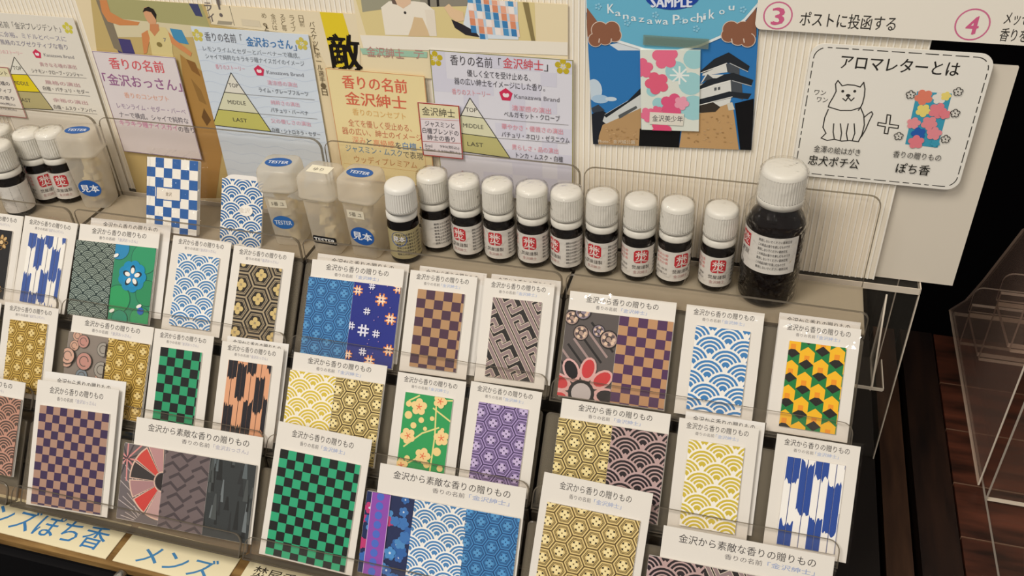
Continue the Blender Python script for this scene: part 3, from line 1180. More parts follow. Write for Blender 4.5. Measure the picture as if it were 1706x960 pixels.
OS = '金沢おっさん'
GS = '金沢紳士'
PR = '金沢プレジデント'
CARDS = [
    # rack farthest from the planks
    ('small', 0, -0.6280, 0.006, 0, ['gold_bloom'], 'small gift card with black and gold blossom pouch, half out of the frame', PR, 0),
    ('small', 0, -0.5752, 0.007, -1, ['indigo_arrow'], 'small gift card with indigo and white arrow feather pouch, top row', PR, 0),
    ('small', 1, -0.6260, -0.066, 0, ['pink_waves'], 'small gift card at the frame edge, beside the deep gold hexagon card', PR, 0),
    ('small', 1, -0.5712, -0.0645, 1.5, ['gold_hex_deep'], 'small gift card with deep gold hexagon pouch, below the indigo feather card', PR, 0),
    ('wide', 2, -0.6040, -0.124, 0.5, ['pink_waves', 'pink_waves'], 'gift card with dusty pink wave pouch, cut by the frame edge', PR, 0),
    # rack with the blue checked sachet
    ('wide', 0, -0.5150, 0.0125, 1.5, None, 'white card edge peeking out behind the turquoise flower card', OS, 1),
    ('wide', 0, -0.5215, 0.0065, 1.5, ['dark_waves', 'turquoise'], 'wide gift card with dark wave pouch and turquoise flower pouch', OS, 0),
    ('small', 0, -0.4350, 0.0075, 0.3, ['blue_waves_fine'], 'small gift card with blue wave pouch, between turquoise flower and black hexagon cards', OS, 0),
    ('small', 0, -0.3810, 0.0060, 0.3, ['black_hex'], 'small gift card with black and gold hexagon pouch', OS, 0),
    ('wide', 1, -0.5060, -0.0660, 0.3, ['rosy', 'gold_hex_deep'], 'wide gift card with rosy floral pouch and gold hexagon pouch', OS, 0),
    ('small', 1, -0.4310, -0.0660, 1.2, ['green_check'], 'small gift card with green and black checked pouch', OS, 0),
    ('small', 1, -0.3705, -0.0630, 1.2, None, 'white card edge peeking out behind the peach feather card', OS, 1),
    ('small', 1, -0.3720, -0.0670, 1.2, ['peach_arrow'], 'small gift card with peach and black arrow feather pouch', OS, 0),
    ('large', 2, -0.5165, -0.1120, 2.2, None, 'white card edge peeking out behind the large plum checked card', OS, 1),
    ('large', 2, -0.5190, -0.1190, 2.8, ['plum_check_large'], 'large gift card with plum and brown checked pouch, bottom row', OS, 0),
    ('triple', 2, -0.4270, -0.1330, 1.4, ['fan_flower', 'chevron', 'rain'], 'widest gift card with red fan flower, grey chevron and dark rain pouches', OS, 0),
    # rack with the tester cups
    ('wide', 0, -0.3120, 0.0085, 0.6, None, 'white card edge peeking out behind the navy and blue hexagon card', GS, 1),
    ('wide', 0, -0.3140, 0.0035, 1.2, ['blue_hex', 'well'], 'wide gift card with blue hexagon pouch and navy well curb pouch', GS, 0),
    ('small', 0, -0.2295, 0.0095, 0.6, None, 'white card edge peeking out behind the single plum checked card', GS, 1),
    ('small', 0, -0.2350, 0.0055, 1.3, ['plum_check'], 'small gift card with plum and tan checked pouch, below small bottles', GS, 0),
    ('small', 0, -0.1745, 0.0105, 1.5, None, 'white card edge peeking out behind the grey fret card', GS, 1),
    ('small', 0, -0.1780, 0.0070, 1.8, ['fret'], 'small gift card with black and grey key fret pouch', GS, 0),
    ('wide', 1, -0.3120, -0.0665, 0.6, ['gold_waves_fine', 'gold_hex_small'], 'wide gift card with yellow wave pouch and gold hexagon pouch', GS, 0),
    ('small', 1, -0.2290, -0.0685, 0.9, ['plum'], 'small gift card with green plum blossom pouch', GS, 0),
    ('small', 1, -0.1740, -0.0665, 0.2, ['purple_hex'], 'small gift card with purple hexagon pouch', GS, 0),
    ('large', 2, -0.3100, -0.1165, -0.8, ['green_check_large'], 'large gift card with green and black checked pouch, bottom row', GS, 0),
    ('triple', 2, -0.2280, -0.1325, 1.0, ['blue_bloom', 'blue_waves_fine', 'blue_hex'], 'widest gift card with purple blossom, blue wave and blue hexagon pouches', GS, 0),
    # rack nearest the planks
    ('wide', 0, -0.1150, 0.0060, 1.2, ['red_flower', 'plum_check_pair'], 'wide gift card with red flower pouch and plum checked pouch', GS, 0),
    ('small', 0, -0.0340, 0.0075, 0.9, ['blue_waves'], 'small gift card with bold blue wave pouch, below the big brown bottle', GS, 0),
    ('small', 0, 0.0270, 0.0105, 0.4, None, 'white card edge peeking out behind the yellow and green block card', GS, 1),
    ('small', 0, 0.0275, 0.0060, 0.5, ['blocks'], 'small gift card with yellow, green and black block pouch', GS, 0),
    ('wide', 1, -0.1080, -0.0680, 0.9, ['gold_hex_small', 'mauve_waves'], 'wide gift card with gold hexagon pouch and mauve wave pouch', GS, 0),
    ('small', 1, -0.0245, -0.0635, 0.8, None, 'white card edge peeking out behind the mustard wave card', GS, 1),
    ('small', 1, -0.0280, -0.0680, 1.2, ['gold_waves'], 'small gift card with mustard wave pouch on white', GS, 0),
    ('small', 1, 0.0350, -0.0680, 0.4, ['royal_arrow'], 'small gift card with royal blue and white arrow feather pouch', GS, 0),
    ('large', 2, -0.1110, -0.1175, -0.8, ['gold_hex'], 'large gift card with gold hexagon pouch, bottom row', GS, 0),
    ('triple', 2, -0.0280, -0.1375, 0.5, ['mauve_waves', 'fret', 'red_flower'], 'widest gift card cut by the lower frame, mauve wave pouch on it', GS, 0),
]
for kind, tier, x, s, rot, pch, label, scent, depth in CARDS:
    gift_card(kind, tier, x, s, rot, pch, label, scent, depth)


# ------------------------------------------------------------------ bottles on the top shelves
def wrap(r, a_mid):
    """bend flat drawing round a cylinder; x runs along the arc, y up"""
    def f(x, y, n):
        a = a_mid + x / r
        return ((r + n) * math.cos(a), (r + n) * math.sin(a), y)
    return f


def label_patch(b, r, a0, a1, z0, z1, key, seg=20):
    vs, fs = [], []
    for i in range(seg + 1):
        a = a0 + (a1 - a0) * i / seg
        for z in (z0, z1):
            vs.append((r * math.cos(a), r * math.sin(a), z))
    for i in range(seg):
        fs.append((2 * i, 2 * i + 2, 2 * i + 3, 2 * i + 1))
    b.mesh(vs, fs, key, True)


def bottle_label(r, z0, z1, paper='bottle_label', barcode=False, plain=False):
    b = MB()
    half = math.radians(128)
    label_patch(b, r, -half, half, z0, z1, paper, 32)
    b.map = wrap(r, 0.0)
    b.n = 0.00006
    h = z1 - z0
    if barcode:
        for k in range(20):
            y = z0 + h * (0.06 + 0.045 * k)
            b.rec(-0.0035, y, 0.0035, y + h * (0.016, 0.028, 0.012)[k % 3], '#26242a')
        return b
    if not plain:
        # red square seal with one character
        q = h * 0.22
        yc = z0 + h * 0.70
        for xa, xb, hh in ((-1, -0.88, 0.72), (-0.88, -0.7, 0.92), (-0.7, -0.3, 1), (-0.3, 0.3, 1), (0.3, 0.7, 1), (0.7, 0.88, 0.92), (0.88, 1, 0.72)):
            b.rec(xa * q, yc - q * hh, xb * q, yc + q * hh, '#c5303a')
        b.up()
        b.text('焚', -q * 0.78, yc, q * 0.78, '#f0e4e0', q * 1.6, 0.01)
        b.text('焚屋謹製', -h * 0.26, z0 + h * 0.34, h * 0.26, '#57504e', h * 0.13)
        b.text('金沢紳士', -h * 0.22, z0 + h * 0.17, h * 0.22, '#b98f8c', h * 0.11)
        # pale red writing on one side
        for k in range(3):
            b.text('金沢の香', -h * 0.82, z0 + h * (0.85 - 0.13 * k), -h * 0.40, '#d8837f', h * 0.09)
        b.text('成分 精油', -h * 0.82, z0 + h * 0.38, -h * 0.42, '#8a8684', h * 0.08)
        b.text('内容量5ml', -h * 0.82, z0 + h * 0.24, -h * 0.42, '#8a8684', h * 0.08)
    for k in range(7):
        y = z0 + h * (0.86 - 0.115 * k)
        b.text('使用上の注意をよく読み', h * (0.42 if not plain else -0.42), y, h * (0.98 if not plain else 0.42), '#3c393c', h * 0.075, 0.01)
    return b


def turn_to(x, y, deg):
    """rotation so that local +x looks back at the camera, then turned by deg"""
    return math.atan2(-y, -x) + math.radians(deg)


def small_bottle(x, y, deg, label, kind='seal', wrapped=True, z=Z_SHELF):
    t = empty('oil_bottle', Matrix.Translation((x, y, z)) @ Matrix.Rotation(turn_to(x, y, deg), 4, 'Z'), label, 'bottle', 'small brown oil bottles')
    r = 0.0117
    b = MB()
    b.lathe([(0.0002, 0.0002), (0.0095, 0.0), (r - 0.0005, 0.001), (r, 0.003), (r, 0.0325), (r - 0.0012, 0.0352), (0.0095, 0.0368), (0.0088, 0.0395)], 'brown_glass', 36)
    child('bottle_body', b.data('bottle_body'), t, Matrix())
    lb = bottle_label(r + 0.00012, 0.005, 0.0295, 'tan_label' if kind == 'tester' else 'bottle_label', kind == 'barcode', kind in ('tester', 'back'))
    child('label_print', lb.data('label_print'), t, Matrix())
    lift = 0.0018 if kind == 'tester' else 0.0
    b = MB()
    b.lathe([(0.0100, 0.0368), (0.0114, 0.0366), (0.0116, 0.0374), (0.0115, 0.0412), (0.0104, 0.0418)], 'cap_plastic', 36)
    child('tamper_ring', b.data('tamper_ring'), t, Matrix())
    b = MB()
    b.lathe([(0.0100, 0.0426 + lift), (0.0117, 0.0428 + lift), (0.0117, 0.0446 + lift)], 'cap_plastic', 40)
    b.lathe([(0.0117, 0.0446 + lift), (0.01165, 0.0450 + lift), (0.0112, 0.0596 + lift)], 'cap_plastic', ribs=40, rib=0.00035)
    b.lathe([(0.0113, 0.0596 + lift), (0.0110, 0.0615 + lift), (0.0102, 0.0630 + lift), (0.0085, 0.0637 + lift), (0.0002, 0.0638 + lift)], 'cap_plastic', 40)
    child('cap', b.data('cap'), t, Matrix.Translation((0, 0, 0)) @ (Matrix.Rotation(math.radians(3), 4, 'Y') if kind == 'tester' else Matrix()))
    if wrapped:
        b = MB()
        prof = [(r + 0.0006, 0.001), (r + 0.0005, 0.02), (r + 0.0007, 0.034), (0.0124, 0.044), (0.0121, 0.058), (0.0116, 0.0635), (0.008, 0.0655), (0.0035, 0.0660), (0.0002, 0.0662)]
        b.lathe(prof, 'wrap_film', 28)
        child('shrink_film', b.data('shrink_film'), t, Matrix())
    if kind == 'tester':
        b = MB()
        b.map = wrap(r + 0.0003, 0.0)
        for i in range(14):
            a, c = math.pi * i / 14 - math.pi / 2, math.pi * (i + 1) / 14 - math.pi / 2
            b.poly([(-0.0062 * math.cos(a) - 0.008, 0.0225 + 0.0062 * math.sin(a)), (0.0062 * math.cos(a) - 0.008, 0.0225 + 0.0062 * math.sin(a)),
                    (0.0062 * math.cos(c) - 0.008, 0.0225 + 0.0062 * math.sin(c)), (-0.0062 * math.cos(c) - 0.008, 0.0225 + 0.0062 * math.sin(c))], '#1f4f98')
        b.up()
        b.text('見本', -0.0125, 0.0225, -0.0035, '#e8e6ea', 0.0045, 0.02)
        tag(child('sticker', b.data('sticker'), t, Matrix()), 'blue oval sticker')
    return t


ROW = [  # cap centre in the photo, depth, turn of the label, look, words
    (668, 345, 0.528, 16, 'tester', 'opened tester oil bottle with raised cap and tan label'),
    (722, 322, 0.5475, 40, 'back', 'wrapped oil bottle showing only small print, beside the opened tester'),
    (775, 335, 0.5440, -34, 'seal', 'first wrapped oil bottle with a red seal after the opened tester'),
    (830, 340, 0.5440, -20, 'seal', 'second red sealed oil bottle from the opened tester'),
    (887, 345, 0.5440, -16, 'seal', 'third red sealed oil bottle from the opened tester'),
    (944, 352, 0.5440, -52, 'seal', 'oil bottle with its red seal turned half away, middle of the row'),
    (1003, 359, 0.5440, -26, 'seal', 'fourth oil bottle from the big brown bottle, red seal towards the tester'),
    (1066, 366, 0.5440, 12, 'seal', 'third oil bottle from the big brown bottle, red seal facing out'),
    (1127, 372, 0.5440, 30, 'seal', 'second oil bottle from the big brown bottle, red seal turned towards it'),
    (1200, 381, 0.5440, 8, 'seal', 'oil bottle standing next to the big brown bottle'),
    (8, 252, 0.5440, -30, 'seal', 'oil bottle at the frame edge, next to the barcode bottle'),
    (57, 256, 0.5440, 2, 'seal', 'oil bottle between the barcode label and the cup of chips'),
    (95, 258, 0.5490, -22, 'seal', 'oil bottle touching the lidded cup with a blue oval sticker'),
]
for px, py, y, deg, kind, label in ROW:
    p = at(px, py, y=y)
    small_bottle(p.x, y, deg, label, kind, wrapped=kind != 'tester')
_p = at(28, 285, y=0.529)
small_bottle(_p.x, 0.5195, 0, 'oil bottle turned so that its barcode label faces out', 'barcode')


def big_bottle():
    p = at(1301, 322, y=0.5405)
    x, y = p.x, 0.5405
    t = empty('large_oil_bottle', Matrix.Translation((x, y, Z_SHELF)) @ Matrix.Rotation(turn_to(x, y, 0), 4, 'Z'), 'big film wrapped brown bottle with ribbed white cap at the end of the row', 'bottle')
    r = 0.0195
    b = MB()
    b.lathe([(0.0002, 0.0006), (0.016, 0.0), (r - 0.001, 0.0012), (r, 0.004), (r, 0.0575), (r - 0.0006, 0.060), (0.0168, 0.0655), (0.0135, 0.0695), (0.0125, 0.073), (0.0123, 0.078)], 'brown_glass', 48)
    child('bottle_body', b.data('bottle_body'), t, Matrix())
    b = MB()
    R_ = r + 0.00015
    label_patch(b, R_, math.radians(-130), math.radians(52), 0.029, 0.0575, 'bottle_label', 32)
    b.map = wrap(R_, 0.0)
    b.n = 0.00006
    for k in range(7):
        b.text('この商品は香りを楽しむものです' if k % 2 else '飲用しないでください直射日光', -0.0095, 0.0545 - 0.0035 * k, 0.0125 - (k % 3) * 0.0012, '#3b383a', 0.0022, 0.01)
    for i in range(4):
        b.rec(-0.0262 + 0.0025 * i, 0.045, -0.0262 + 0.0025 * (i + 1), 0.055, '#c5303a')
    b.up()
    b.text('焚', -0.0255, 0.05, -0.0170, '#f0e4e0', 0.008)
    b.text('焚屋', -0.0250, 0.041, -0.0160, '#6a6462', 0.004)
    child('label_print', b.data('label_print'), t, Matrix())
    b = MB()
    b.lathe([(0.0128, 0.0745), (0.0150, 0.0745), (0.0151, 0.0785), (0.0148, 0.079)], 'cap_plastic', 44)
    b.lathe([(0.0148, 0.079), (0.0146, 0.0955)], 'cap_plastic', ribs=48, rib=0.0004)
    b.lathe([(0.0146, 0.0955), (0.0143, 0.0975), (0.0132, 0.099), (0.0115, 0.0995), (0.0002, 0.0996)], 'cap_plastic', 44)
    child('cap', b.data('cap'), t, Matrix())
    b = MB()
    rnd = random.Random(5)
    prof = [(r + 0.0008, 0.001), (r + 0.0007, 0.03), (r + 0.0009, 0.058), (r + 0.0012, 0.066), (0.0188, 0.0705), (0.0162, 0.075), (0.0156, 0.085), (0.0153, 0.0975), (0.012, 0.1015), (0.006, 0.1022), (0.0002, 0.1025)]
    n = 40
    vs, fs = [], []
    for j, (rr, z) in enumerate(prof):
        for i in range(n):
            a = 2 * math.pi * i / n
            wob = rnd.uniform(-0.0004, 0.0014) if 0.062 < z < 0.073 else rnd.uniform(0, 0.0002)
            vs.append(((rr + wob) * math.cos(a), (rr + wob) * math.sin(a), z))
    for j in range(len(prof) - 1):
        for i in range(n):
            fs.append((j * n + i, j * n + (i + 1) % n, (j + 1) * n + (i + 1) % n, (j + 1) * n + i))
    b.mesh(vs, fs, 'wrap_film', False)
    child('shrink_film', b.data('shrink_film'), t, Matrix())


big_bottle()


# ------------------------------------------------------------------ lidded sample cups
def ring(w, d, r, z, k=4):
    return [(x, y, z) for x, y in rrect(-w / 2, -d / 2, w / 2, d / 2, r, k)]


def loft(b, rings, key, cap=True, smooth=True):
    n = len(rings[0])
    vs = [p for rg in rings for p in rg]
    fs = []
    for j in range(len(rings) - 1):
        for i in range(n):
            fs.append((j * n + i, j * n + (i + 1) % n, (j + 1) * n + (i + 1) % n, (j + 1) * n + i))
    if cap:
        fs.append(tuple((len(rings) - 1) * n + i for i in range(n)))
        fs.append(tuple(reversed(range(n))))
    b.mesh(vs, fs, key, smooth)


def oval(b, x, y, rx, ry, key):
    b.disc(x, y, rx, key, 28, ry)


def sample_cup(x, y, deg, label, top_sticker, front):
    t = empty('sample_cup', Matrix.Translation((x, y, Z_SHELF)) @ Matrix.Rotation(math.radians(deg), 4, 'Z'), label, 'cup', 'lidded sample cups')
    b = MB()
    loft(b, [ring(0.0215, 0.0215, 0.004, 0.0003), ring(0.0225, 0.0225, 0.0045, 0.002), ring(0.0265, 0.0265, 0.005, 0.051)], 'frosted_cup', False)
    b.face([(p[0], p[1], p[2]) for p in ring(0.0215, 0.0215, 0.004, 0.0003)], 'frosted_cup')
    child('cup_body', b.data('cup_body'), t, Matrix())
    b = MB()
    loft(b, [ring(0.0300, 0.0300, 0.006, 0.049), ring(0.0304, 0.0304, 0.006, 0.0505), ring(0.0298, 0.0298, 0.006, 0.0515), ring(0.0290, 0.0290, 0.006, 0.0635), ring(0.0275, 0.0275, 0.006, 0.0660), ring(0.025, 0.025, 0.005, 0.0670)], 'frosted_cup')
    child('lid', b.data('lid'), t, Matrix())
    # what is inside
    b = MB()
    rnd = random.Random(int(abs(x) * 1e4))
    n0 = 14
    for k in range(n0):
        cx, cy, cz = rnd.uniform(-0.0055, 0.0055), rnd.uniform(-0.0055, 0.0055), 0.006 + 0.040 * k / n0
        s = 0.0046
        a = rnd.uniform(0, 3)
        vs = []
        for z in (-0.6, 0.6):
            for q in range(6):
                rr = s * rnd.uniform(0.7, 1.1)
                vs.append((cx + rr * math.cos(a + q * math.pi / 3), cy + rr * math.sin(a + q * math.pi / 3), cz + s * z))
        b.mesh(vs, [(0, 1, 7, 6), (1, 2, 8, 7), (2, 3, 9, 8), (3, 4, 10, 9), (4, 5, 11, 10), (5, 0, 6, 11), (6, 7, 8, 9, 10, 11), (5, 4, 3, 2, 1, 0)], 'sachet_filling')
    tag(child('filling', b.data('filling'), t, Matrix()), 'pale scented chips', kind='stuff')
    # stickers
    b = MB()
    b.n = 0.0673
    if top_sticker == 'oval':
        oval(b, 0, 0.0, 0.0105, 0.0068, '#2a5a9c')
        b.up()
        b.text('TESTER', -0.0080, 0, 0.0080, '#d8dde6', 0.0042, 0.02)
    else:
        b.rec(-0.009, -0.005, 0.009, 0.0055, '#e6dfc8')
        b.up()
        b.text('ゆり', -0.005, 0, 0.003, '#6d675c', 0.005)
    child('sticker', b.data('sticker'), t, Matrix())
    # front stickers sit on the sloping front wall
    sl = (0.0265 - 0.0225) / 2 / 0.049
    F = frame((0, -0.01125 - 0.0003, 0.002), (1, 0, 0), (0, -sl, 1), (0, -1, -sl))
    b = MB()
    if 'kanji' in front:
        oval(b, 0.0015, 0.018, 0.0098, 0.0080, '#2457a0')
        b.up()
        b.text('見本', -0.0063, 0.018, 0.0093, '#e8eaee', 0.0072, 0.03)
    if 'blue' in front:
        oval(b, 0.0, 0.020, 0.0085, 0.0060, '#2f66a8')
        b.up()
        b.text('TESTER', -0.0068, 0.020, 0.0068, '#cfd8e4', 0.0038, 0.02)
    if 'black' in front:
        b.poly(rrect(-0.0088, 0.0075, 0.0112, 0.0145, 0.0015), '#17171a')
        b.up()
        b.text('TESTER', -0.0078, 0.011, 0.0098, '#e8e6e2', 0.0038, 0.03)
    if 'note' in front:
        b.rec(-0.008, 0.0335, 0.006, 0.0405, '#ddd3bb')
        b.up()
        b.text('5番 ユ', -0.006, 0.037, 0.004, '#5a5348', 0.0036)
    child('sticker', b.data('sticker'), t, F)
    return t


for px, py, y, deg, label, ts, fr in (
        (470, 300, 0.532, 6, 'frosted sample cup with blue oval stickers next to the wave tag', 'oval', ('blue', 'note')),
        (538, 312, 0.528, -3, 'frosted sample cup with a black tester strip on its front', 'note', ('black',)),
        (604, 318, 0.530, -4, 'frosted sample cup with a blue oval sticker, beside the opened tester bottle', 'oval', ('kanji', 'note')),
        (141, 252, 0.548, 10, 'frosted sample cup of yellowish chips beside the sealed bottles near the frame edge', 'oval', ('kanji',))):
    p = at(px, py, y=y)
    sample_cup(p.x, y, deg, label, ts, fr)


# ------------------------------------------------------------------ sachet and wave tag leaning in the top pocket
def leaning(px_bl, px_br, px_tl, px_tr, y0, y1):
    a, c = at(*px_bl, y=y0), at(*px_br, y=y0)
    d, e = at(*px_tl, y=y1), at(*px_tr, y=y1)
    o = a
    u = (c - a)
    w = u.length
    u.normalize()
    v = ((d + e) / 2 - (a + c) / 2)
    v -= u * v.dot(u)
    h = v.length
    v.normalize()
    return frame(o, u, v, u.cross(v)), w, h


def sachet():
    M, w, h = leaning((252, 392), (335, 402), (272, 262), (342, 273), 0.516, 0.545)
    M.translation.z = max(M.translation.z, Z_SHELF + 0.001)
    t = empty('scent_sachet', M, 'blue and white checked paper sachet in a clear bag, standing on the shelf', 'sachet')
    b = MB()
    b.plate(rrect(0, 0, w, h - 0.004, 0.001, 2), 0, 0.004, 'paper')
    b.n = 0.0041
    b.rect = (0, 0, w, h - 0.004)
    PAT['blue_check'](b)
    b.rect = None
    b.up(2)
    b.rec(w * 0.2, h * 0.42, w * 0.66, h * 0.56, '#e6ddd0')
    b.line(rrect(w * 0.19, h * 0.41, w * 0.67, h * 0.57, 0.0005, 1), 0.0008, '#2f5fa2', True)
    b.up()
    b.text('金沢', w * 0.38, h * 0.49, w * 0.5, '#7d6a52', 0.003)
    b.n = 0.0045
    b.rect = (w * 0.74, 0, w * 0.98, h * 0.8)
    child('pattern_pouch', b.data('pattern_pouch'), t, Matrix())
    b = MB()
    nx, ny = 7, 12
    vs, fs = [], []
    rnd = random.Random(3)
    for j in range(ny + 1):
        for i in range(nx + 1):
            e = i in (0, nx) or j in (0, ny)
            vs.append((-0.002 + (w + 0.009) * i / nx, -0.0005 + (h + 0.004) * j / ny, 0.0022 if e else 0.0062 + rnd.uniform(0, 0.0022)))
    for j in range(ny):
        for i in range(nx):
            a = j * (nx + 1) + i
            fs.append((a, a + 1, a + nx + 2, a + nx + 1))
    b.mesh(vs, fs, 'wrap_film', False)
    child('clear_bag', b.data('clear_bag'), t, Matrix())


sachet()


def wave_tag():
    M, w, h = leaning((368, 408), (436, 416), (384, 288), (436, 297), 0.5135, 0.540)
    b = MB()
    r = 0.010
    out = rrect(0, 0, w, h, r, 6, (0, 0, 1, 1))
    b.plate(out, 0, 0.0008, 'paper')
    b.n = 0.00085
    b.rect = (0, 0, w, h - r * 0.35)
    # keep the drawing inside the rounded head
    pat_waves(b, '#e9e4da', '#36689f', 0.0092)
    b.rect = None
    b.up(2)
    b.disc(w * 0.62, h * 0.52, 0.006, '#e9e4da', 16, 0.0045)
    b.up()
    b.text('金沢', w * 0.45, h * 0.52, w * 0.72, '#cfc4b4', 0.004)
    o = b.build('wave_tag')
    o.matrix_world = M
    tag(o, 'blue and white wave tag with a rounded head, standing beside the checked sachet', 'tag')


wave_tag()


# ------------------------------------------------------------------ signs on the board
class Sign(MB):
    """a flat print on the plane y = const; drawing is given where the photograph shows it"""

    def __init__(self, y, corners, paper, thick=0.0004, r=0.0, rot=0.0):
        super().__init__()
        self.y = y
        self.ca, self.sa = math.cos(math.radians(rot)), math.sin(math.radians(rot))
        P = [at(px, py, y=y) for px, py in corners]                    # tl, tr, bl
        self.o = Vector((0, y, 0))
        Q = [self.axes(p) for p in P]
        x0 = (Q[0][0] + Q[2][0]) / 2
        self.w = Q[1][0] - x0
        self.h = (Q[0][1] + Q[1][1]) / 2 - Q[2][1]
        self.o = Vector((x0 * self.ca - Q[2][1] * self.sa, y, x0 * self.sa + Q[2][1] * self.ca))
        self.plate(rrect(0, 0, self.w, self.h, r, 6) if r else [(0, 0), (self.w, 0), (self.w, self.h), (0, self.h)], -thick, 0, paper)
        self.n = 0.00004
        self.rect = (0, 0, self.w, self.h)

    def q(self, px, py):
        return self.axes(at(px, py, y=self.y))

    def axes(self, p):
        dx, dz = p.x - self.o.x, p.z - self.o.z
        return (dx * self.ca + dz * self.sa, dz * self.ca - dx * self.sa)

    def pp(self, pts, key):
        self.poly([self.q(*p) for p in pts], key)

    def ll(self, pts, w, key, closed=False):
        self.line([self.q(*p) for p in pts], w, key, closed)

    def tt(self, s, a, c, key, h=None, bold=0.0):
        """lettering from pixel a to pixel c (middle of its height); h in millimetres"""
        p, r = self.q(*a), self.q(*c)
        self.text(s, p[0], (p[1] + r[1]) / 2, r[0], key, h / 1000 if h else None, bold)

    def dd(self, px, py, r, key, ry=None, n=20, rot=0.0):
        x, y = self.q(px, py)
        self.disc(x, y, r / 1000, key, n, ry / 1000 if ry else None, rot)

    def done(self, name, label, cat, group=None):
        o = self.build(name, None, frame(self.o, (self.ca, 0, self.sa), (-self.sa, 0, self.ca), (0, -1, 0)))
        return tag(o, label, cat, group)

    def crest(self, px, py, r):
        x, y = self.q(px, py)
        r /= 1000
        self.poly([(x + r * math.cos(math.pi / 2 + k * 2 * math.pi / 5), y + r * math.sin(math.pi / 2 + k * 2 * math.pi / 5)) for k in range(5)], '#cf3358')
        self.up()
        self.disc(x - r * 0.18, y - r * 0.05, r * 0.26, '#efe3e4', 10, r * 0.34, 0.5)
        self.disc(x + r * 0.18, y - r * 0.05, r * 0.26, '#efe3e4', 10, r * 0.34, -0.5)

    def plum_mark(self, px, py, r, key='#c2ad2c'):
        x, y = self.q(px, py)
        r /= 1000
        for k in range(5):
            a = math.pi / 2 + k * 2 * math.pi / 5
            self.disc(x + r * 0.62 * math.cos(a), y + r * 0.62 * math.sin(a), r * 0.36, key, 14)
        self.up()
        for k in range(5):
            a = math.pi / 2 + k * 2 * math.pi / 5
            self.line([(x, y), (x + r * 0.4 * math.cos(a), y + r * 0.4 * math.sin(a))], r * 0.08, '#e6d98a')

    def pyramid(self, apex, left, right, m1, m2, cols, words, ends):
        """apex, base left, base right pixels; m1, m2: heights of the two dividers from the apex"""
        A, Lf, Rt = Vector(self.q(*apex)), Vector(self.q(*left)), Vector(self.q(*right))
        l = [A, A.lerp(Lf, m1), A.lerp(Lf, m2), Lf]
        r_ = [A, A.lerp(Rt, m1), A.lerp(Rt, m2), Rt]
        self.up()
        for k in range(3):
            self.poly([l[k], l[k + 1], r_[k + 1], r_[k]], cols[k])
        self.up()
        self.line([A, Lf, Rt], 0.0006, '#33312e', True)
        for k in (1, 2):
            self.line([l[k], r_[k]], 0.0006, '#33312e')
        for k, e in enumerate(ends):
            self.line([r_[k + 1], self.q(*e)], 0.0003, '#8d8a88')
        self.up()
        for k, wd in enumerate(words):
            c = (l[k] + l[k + 1] + r_[k] + r_[k + 1]) / 4
            wide = (0.0042, 0.0078, 0.0062)[k]
            yk = c.y - (0.0018 if k == 0 else 0)
            self.text(wd, c.x - wide, yk, c.x + wide, '#4d4a44', 0.0034)


